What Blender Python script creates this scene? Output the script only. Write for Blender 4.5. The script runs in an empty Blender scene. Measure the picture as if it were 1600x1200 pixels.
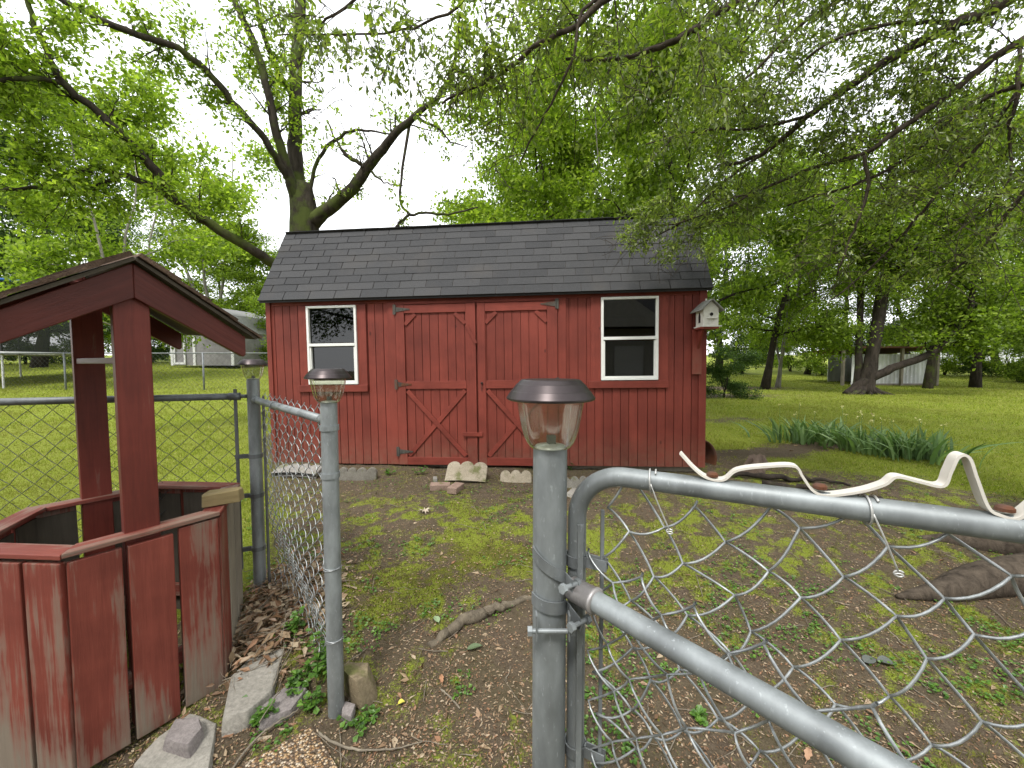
import bpy, bmesh, math, random
import numpy as np
from mathutils import Vector, Matrix
R = math.radians
sc = bpy.context.scene
col = sc.collection
# ------------------------------------------------------------------ camera, world, sun, exposure
CAMZ = 1.45
cam = bpy.data.cameras.new('camera'); cam_o = bpy.data.objects.new('camera', cam); col.objects.link(cam_o)
cam.lens = 13.5; cam.sensor_width = 36; cam.clip_start = 0.02; cam.clip_end = 2000
cam_o.location = (0, 0, CAMZ); cam_o.rotation_euler = (R(87.0), 0, 0)
sc.camera = cam_o
SUN_EL, SUN_AZ = R(58), R(200)          # azimuth measured clockwise from +Y
w = bpy.data.worlds.new('World'); sc.world = w; w.use_nodes = True
nt = w.node_tree; bg = nt.nodes['Background']
sky = nt.nodes.new('ShaderNodeTexSky'); sky.sky_type = 'NISHITA'; sky.sun_disc = False
sky.sun_elevation = SUN_EL; sky.sun_rotation = SUN_AZ
hs = nt.nodes.new('ShaderNodeHueSaturation'); hs.inputs['Saturation'].default_value = 0.25
nt.links.new(sky.outputs[0], hs.inputs['Color'])
tc = nt.nodes.new('ShaderNodeTexCoord'); nz = nt.nodes.new('ShaderNodeTexNoise')
nz.inputs['Scale'].default_value = 2.5; nz.inputs['Detail'].default_value = 4
nt.links.new(tc.outputs['Generated'], nz.inputs['Vector'])
cr = nt.nodes.new('ShaderNodeValToRGB'); nt.links.new(nz.outputs[0], cr.inputs[0])
cr.color_ramp.elements[0].position = .3; cr.color_ramp.elements[0].color = (.80, .83, .88, 1)
cr.color_ramp.elements[1].position = .7; cr.color_ramp.elements[1].color = (1, 1, 1, 1)
sc_ = nt.nodes.new('ShaderNodeVectorMath'); sc_.operation = 'SCALE'; sc_.inputs['Scale'].default_value = 11.0
nt.links.new(cr.outputs[0], sc_.inputs[0])
mx = nt.nodes.new('ShaderNodeMix'); mx.data_type = 'RGBA'; mx.inputs[0].default_value = 0.85
nt.links.new(hs.outputs[0], mx.inputs[6]); nt.links.new(sc_.outputs[0], mx.inputs[7])
nt.links.new(mx.outputs[2], bg.inputs[0]); bg.inputs[1].default_value = 0.13
sun = bpy.data.lights.new('sun', 'SUN'); sun.energy = 1.9; sun.angle = R(12); sun.color = (1, .96, .9)
sun_o = bpy.data.objects.new('sun', sun); col.objects.link(sun_o)
sd = Vector((math.sin(SUN_AZ)*math.cos(SUN_EL), math.cos(SUN_AZ)*math.cos(SUN_EL), math.sin(SUN_EL)))
sun_o.rotation_euler = sd.to_track_quat('Z', 'Y').to_euler(); sun_o.location = (0, -5, 20)
sc.view_settings.view_transform = 'Standard'; sc.view_settings.look = 'None'
sc.view_settings.exposure = 0.88; sc.view_settings.gamma = 1
cy = sc.cycles
cy.max_bounces = 6; cy.diffuse_bounces = 3; cy.glossy_bounces = 3; cy.transmission_bounces = 4; cy.transparent_max_bounces = 8

# ------------------------------------------------------------------ helpers
rs = np.random.RandomState
_t = R(3.0)
FW = np.array([0, math.cos(_t), -math.sin(_t)]); UP = np.array([0, math.sin(_t), math.cos(_t)]); RT = np.array([1., 0, 0])
def P(px, py, Y):
    d = FW + RT*(px-800)/600. - UP*(py-600)/600.; d = d/d[1]
    return np.array([0, 0, CAMZ]) + d*Y
def _hash(i, j, s):
    n = (i*374761393 + j*668265263 + s*982451653) & 0x7fffffff
    n = ((n ^ (n >> 13))*1274126177) & 0x7fffffff
    return ((n ^ (n >> 16)) & 0xffff)/65535.
def vnoise(x, y, s=0):
    x = np.asarray(x, float); y = np.asarray(y, float)
    i = np.floor(x).astype(np.int64); j = np.floor(y).astype(np.int64); fx = x-i; fy = y-j
    fx = fx*fx*(3-2*fx); fy = fy*fy*(3-2*fy)
    a = _hash(i, j, s); b = _hash(i+1, j, s); c = _hash(i, j+1, s); d = _hash(i+1, j+1, s)
    return (a*(1-fx)+b*fx)*(1-fy)+(c*(1-fx)+d*fx)*fy
def fbm(x, y, s=0, o=4):
    t = 0; a = .5; n = 0
    for k in range(o): t = t+a*vnoise(np.asarray(x)*2**k+k*17.3, np.asarray(y)*2**k-k*9.1, s+k); n += a; a *= .5
    return t/n
def sst(x, a, b):
    t = np.clip((np.asarray(x, float)-a)/(b-a), 0, 1); return t*t*(3-2*t)
_yr = [-60, 1.2, 1.5, 2.1, 4.3, 8, 12, 19, 30, 45, 200]
_zR = [0, 0, .05, .15, .27, .30, .33, .37, .85, 1.5, 6]
_zL = [0, 0, .05, .17, .27, .36, .60, 1.28, 1.7, 2.2, 6]
def Gs(x, y):
    x = np.asarray(x, float); y = np.asarray(y, float)
    s = sst(-x/np.maximum(y, 1.), .15, .6)
    return np.interp(y, _yr, _zR)*(1-s)+np.interp(y, _yr, _zL)*s
def G(x, y):
    near = np.exp(-((np.asarray(x)**2+(np.asarray(y)-2)**2)/60.))
    return Gs(x, y) + (fbm(np.asarray(x)*1.3, np.asarray(y)*1.3, 3, 3)-.5)*.07*(0.4+near) + (fbm(np.asarray(x)*9, np.asarray(y)*9, 8, 3)-.5)*.022*near
def g(x, y): return float(G(x, y))

class MB:
    def __init__(s): s.v = []; s.f = {3: [], 4: []}; s.n = 0; s.ng = []
    def add(s, v, f):
        v = np.asarray(v, float).reshape(-1, 3); s.v.append(v)
        f = np.asarray(f, np.int64)
        if f.size: s.f[f.shape[1]].append(f+s.n)
        s.n += len(v)
    def addn(s, v, faces):                     # mixed faces
        v = np.asarray(v, float); s.v.append(v)
        for q in faces:
            if len(q) in (3, 4): s.f[len(q)].append(np.array([q])+s.n)
            else: s.ng.append([i+s.n for i in q])
        s.n += len(v)
    def box(s, c, d, M=None, t=1.0):
        c = np.array(c, float); h = np.array(d, float)/2
        v = np.array([[x, y, z] for z in (-1, 1) for y in (-1, 1) for x in (-1, 1)], float)
        v[4:, :2] *= t
        v = v*h
        if M is not None: v = v@np.array(M).T
        s.add(v+c, [[0, 2, 3, 1], [4, 5, 7, 6], [0, 1, 5, 4], [2, 6, 7, 3], [0, 4, 6, 2], [1, 3, 7, 5]]); return s
    def beam(s, a, b, w_, d_, nrm):            # rectangular bar a->b, w_ across, d_ along nrm
        a = np.array(a, float); b = np.array(b, float); L = np.linalg.norm(b-a); t = (b-a)/L
        n = np.array(nrm, float); n -= n@t*t; n /= np.linalg.norm(n); c = np.cross(n, t)
        return s.box((a+b)/2, (L, w_, d_), np.stack([t, c, n], 1))
    def tube(s, pts, r, sides=8, cap=True, ref=None):
        p = np.asarray(pts, float); n = len(p); r = np.broadcast_to(np.asarray(r, float), (n,))
        t = np.gradient(p, axis=0); t /= np.linalg.norm(t, axis=1)[:, None]+1e-12
        if ref is None:
            m = np.abs(t).mean(0); ref = np.eye(3)[np.argmin(m)]
        a = np.cross(t, ref); a /= np.linalg.norm(a, axis=1)[:, None]+1e-12; b = np.cross(t, a)
        th = np.arange(sides)/sides*2*math.pi
        v = p[:, None]+r[:, None, None]*(np.cos(th)[None, :, None]*a[:, None]+np.sin(th)[None, :, None]*b[:, None])
        i = np.arange(n-1)[:, None]*sides; k = np.arange(sides)[None]; k2 = (k+1) % sides
        f = np.stack([i+k, i+k2, i+sides+k2, i+sides+k], -1).reshape(-1, 4)
        v = v.reshape(-1, 3)
        if cap:
            v = np.vstack([v, p[0], p[-1]]); s.add(v, f); q = s.n-len(v); kk = np.arange(sides); kn = (kk+1) % sides
            s.f[3].append(np.stack([kn+q, kk+q, np.full(sides, q+n*sides)], 1))
            s.f[3].append(np.stack([kk+q+(n-1)*sides, kn+q+(n-1)*sides, np.full(sides, q+n*sides+1)], 1))
        else: s.add(v, f)
        return s
    def tubes(s, Pt, r, sides, ref):           # (W,N,3) polylines, one reference vector
        Pt = np.asarray(Pt, float); W, N, _ = Pt.shape
        t = np.gradient(Pt, axis=1); t /= np.linalg.norm(t, axis=2)[..., None]+1e-12
        a = np.cross(t, ref); a /= np.linalg.norm(a, axis=2)[..., None]+1e-12; b = np.cross(t, a)
        th = np.arange(sides)/sides*2*math.pi
        v = Pt[:, :, None]+r*(np.cos(th)[:, None]*a[:, :, None]+np.sin(th)[:, None]*b[:, :, None])
        w_ = (np.arange(W)*N*sides)[:, None, None]; i = (np.arange(N-1)*sides)[None, :, None]; k = np.arange(sides)[None, None]; k2 = (k+1) % sides
        f = np.stack(np.broadcast_arrays(w_+i+k, w_+i+k2, w_+i+sides+k2, w_+i+sides+k), -1).reshape(-1, 4)
        s.add(v.reshape(-1, 3), f); return s
    def lathe(s, prof, segs=32, c=(0, 0, 0), mod=None):
        prof = np.array(prof, float); n = len(prof); th = np.arange(segs)/segs*2*math.pi
        rr = prof[:, 0][:, None]*np.ones(segs)[None]
        if mod is not None: rr = rr*mod(th[None, :], prof[:, 1][:, None])
        v = np.stack([rr*np.cos(th), rr*np.sin(th), prof[:, 1][:, None]*np.ones(segs)[None]], -1).reshape(-1, 3)+np.array(c)
        i = np.arange(n-1)[:, None]*segs; k = np.arange(segs)[None]; k2 = (k+1) % segs
        s.add(v, np.stack([i+k, i+k2, i+segs+k2, i+segs+k], -1).reshape(-1, 4)); return s
    def build(s, name, m, parent=None, smooth=False, bevel=0, loc=None, rot=None, mat=None):
        me = bpy.data.meshes.new(name); V = np.vstack(s.v); me.vertices.add(len(V)); me.vertices.foreach_set('co', V.ravel())
        T = np.vstack(s.f[3]) if s.f[3] else np.zeros((0, 3), int); Q = np.vstack(s.f[4]) if s.f[4] else np.zeros((0, 4), int)
        li = [T.ravel(), Q.ravel()]+[np.array(q) for q in s.ng]
        tot = np.concatenate([np.full(len(T), 3), np.full(len(Q), 4), np.array([len(q) for q in s.ng], int)]).astype(np.int32)
        L = np.concatenate(li).astype(np.int32); st = np.concatenate([[0], np.cumsum(tot)[:-1]]).astype(np.int32)
        me.loops.add(len(L)); me.loops.foreach_set('vertex_index', L)
        me.polygons.add(len(tot)); me.polygons.foreach_set('loop_start', st); me.polygons.foreach_set('loop_total', tot)
        me.polygons.foreach_set('use_smooth', np.full(len(tot), bool(smooth)))
        me.update(calc_edges=True); me.materials.append(m)
        o = bpy.data.objects.new(name, me); col.objects.link(o)
        if bevel:
            b = o.modifiers.new('bevel', 'BEVEL'); b.width = bevel; b.segments = 2; b.limit_method = 'ANGLE'
        if loc is not None: o.location = loc
        if rot is not None: o.rotation_euler = rot
        if mat is not None: o.matrix_basis = mat
        if parent is not None: o.parent = parent
        return o
def tag(o, label=None, cat=None, group=None, kind=None):
    if label: o['label'] = label
    if cat: o['category'] = cat
    if group: o['group'] = group
    if kind: o['kind'] = kind
    return o
def empty(name, label, cat, loc=(0, 0, 0), rot=(0, 0, 0), group=None):
    o = bpy.data.objects.new(name, None); col.objects.link(o); o.empty_display_size = .1
    o.location = loc; o.rotation_euler = rot; return tag(o, label, cat, group)
def copy_tree(o, parent=None):
    c = o.copy(); col.objects.link(c); c.parent = parent
    for ch in list(o.children): copy_tree(ch, c)
    return c
def frame_mat(o, x, z):                        # matrix with local X, Z given
    x = Vector(x).normalized(); z = Vector(z); z = (z-z.dot(x)*x).normalized(); y = z.cross(x)
    M = Matrix((x, y, z)).transposed().to_4x4(); M.translation = Vector(o); return M
def catmull(pts, n):
    p = np.asarray(pts, float); p = np.vstack([2*p[0]-p[1], p, 2*p[-1]-p[-2]]); out = []
    for i in range(1, len(p)-2):
        for t in np.linspace(0, 1, n, endpoint=False):
            a, b, c, d = p[i-1], p[i], p[i+1], p[i+2]
            out.append(.5*((2*b)+(-a+c)*t+(2*a-5*b+4*c-d)*t*t+(-a+3*b-3*c+d)*t**3))
    out.append(p[-2]); return np.array(out)

# ------------------------------------------------------------------ materials
def mat(name, rough=.6, metal=0., spec=.4):
    m = bpy.data.materials.new(name); m.use_nodes = True; n = m.node_tree
    b = n.nodes['Principled BSDF']; b.inputs['Roughness'].default_value = rough; b.inputs['Metallic'].default_value = metal
    b.inputs['Specular IOR Level'].default_value = spec; return m, n, b
def nd(n, t, **k):
    x = n.nodes.new(t)
    for a, v in k.items():
        if a in x.inputs.keys() if hasattr(x.inputs, 'keys') else False: x.inputs[a].default_value = v
        else: setattr(x, a, v)
    return x
def ramp(n, src, stops):
    r = n.nodes.new('ShaderNodeValToRGB'); n.links.new(src, r.inputs[0]); e = r.color_ramp.elements
    while len(e) > 1: e.remove(e[-1])
    e[0].position = stops[0][0]; e[0].color = tuple(stops[0][1])+(1,)
    for p_, c in stops[1:]:
        q = e.new(p_); q.color = tuple(c)+(1,)
    return r.outputs[0]
def noise(n, scale, det=4, rough=.55, vec=None, dist=0):
    x = n.nodes.new('ShaderNodeTexNoise'); x.inputs['Scale'].default_value = scale; x.inputs['Detail'].default_value = det
    x.inputs['Roughness'].default_value = rough; x.inputs['Distortion'].default_value = dist
    if vec is not None: n.links.new(vec, x.inputs['Vector'])
    return x.outputs[0]
def coords(n, scale=(1, 1, 1), kind='Object', rnd=False):
    t = n.nodes.new('ShaderNodeTexCoord'); mp = n.nodes.new('ShaderNodeMapping'); mp.inputs['Scale'].default_value = scale
    src = t.outputs[kind]
    if rnd:
        oi = n.nodes.new('ShaderNodeObjectInfo'); sc2 = n.nodes.new('ShaderNodeMath'); sc2.operation = 'MULTIPLY'; sc2.inputs[1].default_value = 37.
        n.links.new(oi.outputs['Random'], sc2.inputs[0]); n.links.new(sc2.outputs[0], mp.inputs['Location'])
    n.links.new(src, mp.inputs['Vector']); return mp.outputs[0]
def mixc(n, f, a, b, mode='MIX'):
    x = n.nodes.new('ShaderNodeMix'); x.data_type = 'RGBA'; x.blend_type = mode
    for s_, i in ((f, 0), (a, 6), (b, 7)):
        if isinstance(s_, (int, float)): x.inputs[i].default_value = s_
        elif isinstance(s_, tuple): x.inputs[i].default_value = s_+(1,)
        else: n.links.new(s_, x.inputs[i])
    return x.outputs[2]
def math_(n, op, a, b=None, clamp=False):
    x = n.nodes.new('ShaderNodeMath'); x.operation = op; x.use_clamp = clamp
    for s_, i in ((a, 0), (b, 1)):
        if s_ is None: continue
        if isinstance(s_, (int, float)): x.inputs[i].default_value = s_
        else: n.links.new(s_, x.inputs[i])
    return x.outputs[0]
def bump(n, b, h, strength=.3, dist=.01):
    x = n.nodes.new('ShaderNodeBump'); x.inputs['Strength'].default_value = strength; x.inputs['Distance'].default_value = dist
    n.links.new(h, x.inputs['Height']); n.links.new(x.outputs[0], b.inputs['Normal'])

def wood_mat(name, c1, c2, worn=None, wear=.5, axis='Z', rough=.65, ends=0., h=1., bs=.35, hi_=.7, moss=0., splash=False):
    m, n, b = mat(name, rough, 0, .3)
    s = {'Z': (1, 1, .06), 'X': (.06, 1, 1), 'Y': (1, .06, 1)}[axis]
    v = coords(n, s, rnd=True); gr = noise(n, 60, 6, .65, v, .4); lg = noise(n, 9, 3, .5, v)
    v2 = coords(n, (1, 1, 1), rnd=True); bl = noise(n, 3.0, 4, .6, v2)
    c = mixc(n, ramp(n, gr, [(.3, (0, 0, 0)), (.7, (1, 1, 1))]), c1, c2)
    c = mixc(n, .5, c, ramp(n, bl, [(.3, tuple(x*.72 for x in c1)), (.7, tuple(min(1, x*1.25) for x in c2))]))
    if worn:
        m1 = math_(n, 'MULTIPLY', math_(n, 'ADD', gr, lg), .5); m1 = math_(n, 'ADD', m1, math_(n, 'MULTIPLY', bl, .35))
        if ends:
            sx = n.nodes.new('ShaderNodeSeparateXYZ'); t = n.nodes.new('ShaderNodeTexCoord'); n.links.new(t.outputs['Object'], sx.inputs[0])
            lo = n.nodes.new('ShaderNodeMapRange'); lo.inputs[1].default_value = 0; lo.inputs[2].default_value = h*.3; lo.inputs[3].default_value = ends; lo.inputs[4].default_value = 0
            n.links.new(sx.outputs[2], lo.inputs[0]); m1 = math_(n, 'ADD', m1, lo.outputs[0])
            hi = n.nodes.new('ShaderNodeMapRange'); hi.inputs[1].default_value = h*.9; hi.inputs[2].default_value = h; hi.inputs[3].default_value = 0; hi.inputs[4].default_value = ends*hi_
            n.links.new(sx.outputs[2], hi.inputs[0]); m1 = math_(n, 'ADD', m1, hi.outputs[0])
        f = ramp(n, m1, [(1-wear, (0, 0, 0)), (1-wear+.05, (.45, .45, .45)), (1-wear+.17, (1, 1, 1))])
        wc = mixc(n, gr, worn, tuple(x*.55 for x in worn))
        c = mixc(n, f, c, wc)
    if moss:
        f = ramp(n, noise(n, 7, 5, .6, v2), [(.62-moss, (0, 0, 0)), (.7-moss, (1, 1, 1))]); c = mixc(n, math_(n, 'MULTIPLY', f, .7), c, (.13, .12, .03))
    if splash:
        t = n.nodes.new('ShaderNodeTexCoord'); sx = n.nodes.new('ShaderNodeSeparateXYZ'); n.links.new(t.outputs['Object'], sx.inputs[0])
        lo = n.nodes.new('ShaderNodeMapRange'); lo.inputs[1].default_value = 0; lo.inputs[2].default_value = .38; lo.inputs[3].default_value = .62; lo.inputs[4].default_value = 0; n.links.new(sx.outputs[2], lo.inputs[0])
        ge = n.nodes.new('ShaderNodeNewGeometry'); c = mixc(n, ramp(n, ge.outputs['Random Per Island'], [(0, (0, 0, 0)), (1, (.42, .42, .42))]), c, tuple(x*.55 for x in c1))
        oc = t.outputs['Object']; c = mixc(n, math_(n, 'MULTIPLY', lo.outputs[0], ramp(n, noise(n, 14, 5, .7, oc), [(.35, (.15, .15, .15)), (.65, (1, 1, 1))])), c, (.17, .105, .07))
        c = mixc(n, ramp(n, noise(n, 1.1, 4, .6, oc), [(.42, (0, 0, 0)), (.7, (.3, .3, .3))]), c, tuple(min(1, x*1.25+.004) for x in c2))
        vo = n.nodes.new('ShaderNodeTexVoronoi'); vo.inputs['Scale'].default_value = 5.5; mp = n.nodes.new('ShaderNodeMapping'); mp.inputs['Scale'].default_value = (1, 1, .55); n.links.new(oc, mp.inputs['Vector']); n.links.new(mp.outputs[0], vo.inputs['Vector'])
        c = mixc(n, ramp(n, vo.outputs['Distance'], [(.045, (.75, .75, .75)), (.085, (0, 0, 0))]), c, tuple(x*.35 for x in c1))
    n.links.new(c, b.inputs['Base Color']); bump(n, b, gr, bs, .004); return m
def metal_mat(name, c, rough=.45, metal=.55, scale=14, rust=0):
    m, n, b = mat(name, rough, metal, .5)
    v = coords(n, (1, 1, .35)); a = noise(n, scale, 5, .6, v); f = noise(n, scale*12, 3, .6, v)
    k = ramp(n, a, [(.28, tuple(x*.62 for x in c)), (.5, c), (.72, tuple(min(1, x*1.5) for x in c))])
    k = mixc(n, ramp(n, f, [(.62, (0, 0, 0)), (.72, (1, 1, 1))]), k, tuple(min(1, x*1.45) for x in c))
    if rust: k = mixc(n, ramp(n, noise(n, 5, 5, .7, v), [(.6-rust, (0, 0, 0)), (.7-rust, (1, 1, 1))]), k, (.12, .045, .02))
    n.links.new(k, b.inputs['Base Color'])
    r = n.nodes.new('ShaderNodeMapRange'); n.links.new(a, r.inputs[0]); r.inputs[3].default_value = rough-.12; r.inputs[4].default_value = rough+.18; n.links.new(r.outputs[0], b.inputs['Roughness'])
    bump(n, b, f, .08, .002); return m
def stone_mat(name, c1, c2, scale=8, bs=.5, moss=0):
    m, n, b = mat(name, .9, 0, .2); v = coords(n, rnd=True)
    a = noise(n, scale, 6, .65, v); f = noise(n, scale*9, 5, .7, v)
    c = mixc(n, ramp(n, a, [(.3, (0, 0, 0)), (.7, (1, 1, 1))]), c1, c2)
    c = mixc(n, .35, c, ramp(n, f, [(.35, tuple(x*.5 for x in c1)), (.65, tuple(min(1, x*1.2) for x in c2))]))
    if moss: c = mixc(n, ramp(n, noise(n, scale*.7, 4, .6, v), [(.6-moss, (0, 0, 0)), (.72-moss, (.8, .8, .8))]), c, (.10, .11, .03))
    n.links.new(c, b.inputs['Base Color']); bump(n, b, f, bs, .01); return m
def plain(name, c, rough=.6, metal=0, spec=.4, var=.15):
    m, n, b = mat(name, rough, metal, spec); v = coords(n)
    k = ramp(n, noise(n, 12, 4, .6, v), [(.3, tuple(x*(1-var) for x in c)), (.7, tuple(min(1, x*(1+var)) for x in c))])
    n.links.new(k, b.inputs['Base Color']); return m
def leaf_mat(name, cols, trans=.5, gloss=.02, rough=.45, patch=None):
    m = bpy.data.materials.new(name); m.use_nodes = True; n = m.node_tree; n.nodes.clear()
    out = n.nodes.new('ShaderNodeOutputMaterial'); geo = n.nodes.new('ShaderNodeNewGeometry')
    st = [(i/(len(cols)-1), c) for i, c in enumerate(cols)]
    c = ramp(n, geo.outputs['Random Per Island'], st)
    if patch:
        v = coords(n); pn = math_(n, 'ADD', math_(n, 'MULTIPLY', noise(n, .55, 4, .6, v), .6), math_(n, 'MULTIPLY', noise(n, 4.5, 4, .65, v), .4))
        c = mixc(n, ramp(n, pn, [(.38, (0, 0, 0)), (.62, (.75, .75, .75))]), c, patch)
    d = n.nodes.new('ShaderNodeBsdfDiffuse'); t = n.nodes.new('ShaderNodeBsdfTranslucent'); n.links.new(c, d.inputs[0])
    tcol = mixc(n, .5, c, (.35, .5, .05), 'MULTIPLY'); tc2 = mixc(n, .45, c, mixc(n, 1., c, (1.6, 1.9, .5), 'MULTIPLY')); n.links.new(tc2, t.inputs[0])
    m1 = n.nodes.new('ShaderNodeMixShader'); m1.inputs[0].default_value = trans; n.links.new(d.outputs[0], m1.inputs[1]); n.links.new(t.outputs[0], m1.inputs[2])
    gl = n.nodes.new('ShaderNodeBsdfGlossy'); gl.inputs['Roughness'].default_value = rough; m2 = n.nodes.new('ShaderNodeMixShader'); m2.inputs[0].default_value = gloss
    n.links.new(m1.outputs[0], m2.inputs[1]); n.links.new(gl.outputs[0], m2.inputs[2]); n.links.new(m2.outputs[0], out.inputs[0]); return m
def bark_mat(name, c1, c2, moss=.0, sc_=10):
    m, n, b = mat(name, .95, 0, .15); v = coords(n, (1, 1, .3)); a = noise(n, sc_, 6, .7, v, .5); v2 = coords(n); q = noise(n, 2.5, 4, .6, v2)
    c = ramp(n, a, [(.3, c1), (.7, c2)])
    if moss: c = mixc(n, ramp(n, q, [(.62-moss, (0, 0, 0)), (.74-moss, (.85, .85, .85))]), c, (.07, .09, .02))
    n.links.new(c, b.inputs['Base Color']); bump(n, b, a, .8, .03); return m
def glass_mat(name, tint=(.95, .97, .95), refl=1., rough=.03):
    m = bpy.data.materials.new(name); m.use_nodes = True; n = m.node_tree; n.nodes.clear()
    out = n.nodes.new('ShaderNodeOutputMaterial'); tr = n.nodes.new('ShaderNodeBsdfTransparent'); tr.inputs[0].default_value = tint+(1,)
    gl = n.nodes.new('ShaderNodeBsdfGlossy'); gl.inputs['Roughness'].default_value = rough; fr = n.nodes.new('ShaderNodeLayerWeight'); fr.inputs[0].default_value = .5
    k = math_(n, 'MULTIPLY', math_(n, 'ADD', math_(n, 'MULTIPLY', math_(n, 'POWER', fr.outputs['Facing'], 4.), .55), .045), refl, True)
    ms = n.nodes.new('ShaderNodeMixShader'); n.links.new(k, ms.inputs[0]); n.links.new(tr.outputs[0], ms.inputs[1]); n.links.new(gl.outputs[0], ms.inputs[2]); n.links.new(ms.outputs[0], out.inputs[0]); return m

RED1, RED2 = (.128, .024, .016), (.225, .045, .030)
M = {}
M['shed_red'] = wood_mat('barn_red_paint', RED1, RED2, None, axis='Z', rough=.6, bs=.5, splash=True)
M['shed_redx'] = wood_mat('barn_red_paint_cross', RED1, RED2, None, axis='X', rough=.6, bs=.3)
WORN = (.27, .22, .17)
M['well_z'] = wood_mat('worn_red_plank', (.135, .030, .021), (.235, .058, .040), WORN, .30, 'Z', .55, .15, .75, .6, .4)
M['well_x'] = wood_mat('worn_red_board', (.14, .03, .022), (.23, .06, .042), WORN, .38, 'X', .6, 0, 1, .6)
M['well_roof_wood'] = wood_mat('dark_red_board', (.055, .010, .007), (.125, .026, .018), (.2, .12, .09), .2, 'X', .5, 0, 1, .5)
M['well_post'] = wood_mat('red_post', (.085, .017, .012), (.18, .036, .025), WORN, .17, 'Z', .5, .12, 2.6, .5, 0)
M['grey_wood'] = wood_mat('weathered_grey_wood', (.16, .14, .11), (.26, .23, .18), None, .5, 'Z', .85, 0, 1, .8)
M['inner_dark'] = wood_mat('bare_shade_dark_wood', (.05, .04, .03), (.10, .085, .065), None, .5, 'Z', .85)  # bare wood, dark enough to carry the shade under the well roof
M['block_wood'] = wood_mat('mossy_wood', (.2, .15, .07), (.3, .24, .12), None, .5, 'X', .85, 0, 1, .8, .08)
M['galv'] = metal_mat('galvanised_steel', (.225, .245, .25), .5, .4)
M['galv_dull'] = metal_mat('dull_galvanised_steel', (.185, .20, .205), .5, .45)
M['galv_dark'] = metal_mat('tarnished_steel', (.145, .155, .16), .5, .45)
M['cup'] = metal_mat('pinkish_cast_cup', (.30, .285, .28), .42, .5)
M['wire'] = metal_mat('galvanised_wire', (.33, .35, .355), .36, .6, 40)
M['wire_dark'] = metal_mat('tarnished_wire', (.085, .09, .09), .55, .4, 40)
M['cap_metal'] = plain('dark_brushed_cap', (.055, .045, .046), .36, .75, .5)
M['white_plastic'] = plain('white_strap', (.60, .57, .51), .45, 0, .4, .12)
M['tie'] = plain('pale_aluminium_tie', (.5, .5, .48), .4, .4)
M['white_frame'] = plain('white_window_frame', (.74, .74, .71), .45, 0, .4, .06)
M['glass'] = glass_mat('lamp_glass', (.84, .86, .77), 3.6, .16)
M['pane'] = glass_mat('window_pane', (.30, .32, .32), 1.3, .012)
M['black'] = plain('black_iron', (.02, .018, .017), .5, .5)
M['hinge'] = metal_mat('dark_hinge', (.075, .07, .06), .6, .4, 20, .05)
M['rust'] = metal_mat('rusty_iron', (.10, .05, .035), .8, .3, 9, .15)
M['concrete'] = stone_mat('weathered_concrete', (.20, .19, .165), (.34, .32, .28), 7, .7, .0)
M['concrete_l'] = stone_mat('pale_concrete', (.17, .16, .145), (.29, .275, .25), 7, .5, .04)
M['tan_stone'] = stone_mat('tan_stone', (.24, .20, .14), (.40, .35, .27), 11, .8, .02)
M['concrete_d'] = stone_mat('dirty_concrete', (.13, .12, .10), (.25, .235, .20), 12, .8, .05)
M['stone'] = stone_mat('brown_stone', (.16, .125, .08), (.27, .22, .14), 8, .6, .04)
M['stone_p'] = stone_mat('purple_grey_stone', (.17, .15, .145), (.30, .27, .26), 10, .6)
M['brick'] = stone_mat('pale_red_brick', (.20, .135, .105), (.31, .225, .18), 12, .6, .02)
M['deadwood'] = bark_mat('dead_wood', (.13, .11, .085), (.30, .26, .20), 0, 14)
M['bark'] = bark_mat('oak_bark', (.016, .013, .010), (.072, .060, .046), .14)
M['bark_warm'] = bark_mat('smooth_bark', (.07, .05, .04), (.17, .125, .095), .04)
M['bark_root'] = bark_mat('weathered_root', (.075, .062, .047), (.22, .185, .135), 0, 22)
M['bark_near'] = bark_mat('root_bark', (.028, .022, .017), (.115, .092, .07), .0, 16)
M['bark_dark'] = bark_mat('dark_bark', (.013, .011, .009), (.055, .044, .036), .03)
M['bark_pale'] = bark_mat('pale_bark', (.14, .13, .11), (.30, .28, .24), 0)
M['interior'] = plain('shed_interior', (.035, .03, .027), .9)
M['lf_mid'] = leaf_mat('mid_leaves', [(.06, .095, .012), (.12, .18, .02), (.18, .26, .028), (.27, .35, .045)], .55)
M['lf_bright'] = leaf_mat('bright_leaves', [(.09, .14, .014), (.16, .24, .022), (.24, .33, .035), (.34, .42, .06)], .58)
M['lf_dark'] = leaf_mat('dark_leaves', [(.025, .052, .014), (.045, .085, .022), (.07, .12, .028), (.10, .16, .034)], .45)
M['lf_near'] = leaf_mat('oak_leaves', [(.07, .10, .018), (.12, .17, .026), (.19, .25, .036), (.29, .35, .06)], .55, .05, .4)
M['iris'] = leaf_mat('iris_leaves', [(.07, .13, .045), (.115, .20, .07), (.17, .27, .10), (.25, .36, .15)], .3, .04)
M['grass'] = leaf_mat('grass_blades', [(.10, .14, .013), (.18, .24, .022), (.27, .33, .035), (.38, .43, .08), (.42, .37, .18)], .4, .01, .4, (.20, .19, .05))
M['yard_grass'] = leaf_mat('yard_grass_blades', [(.045, .06, .012), (.09, .11, .018), (.14, .16, .028), (.24, .22, .07), (.30, .22, .13)], .3, .01, .4, (.10, .085, .03))
M['moss'] = leaf_mat('moss_tufts', [(.06, .065, .012), (.11, .12, .018), (.17, .175, .028), (.22, .17, .07)], .2, .0)
M['litter'] = leaf_mat('dead_leaves', [(.10, .065, .04), (.22, .14, .08), (.33, .24, .15), (.42, .34, .24), (.30, .16, .09), (.16, .10, .06)], .15, .03)
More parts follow.
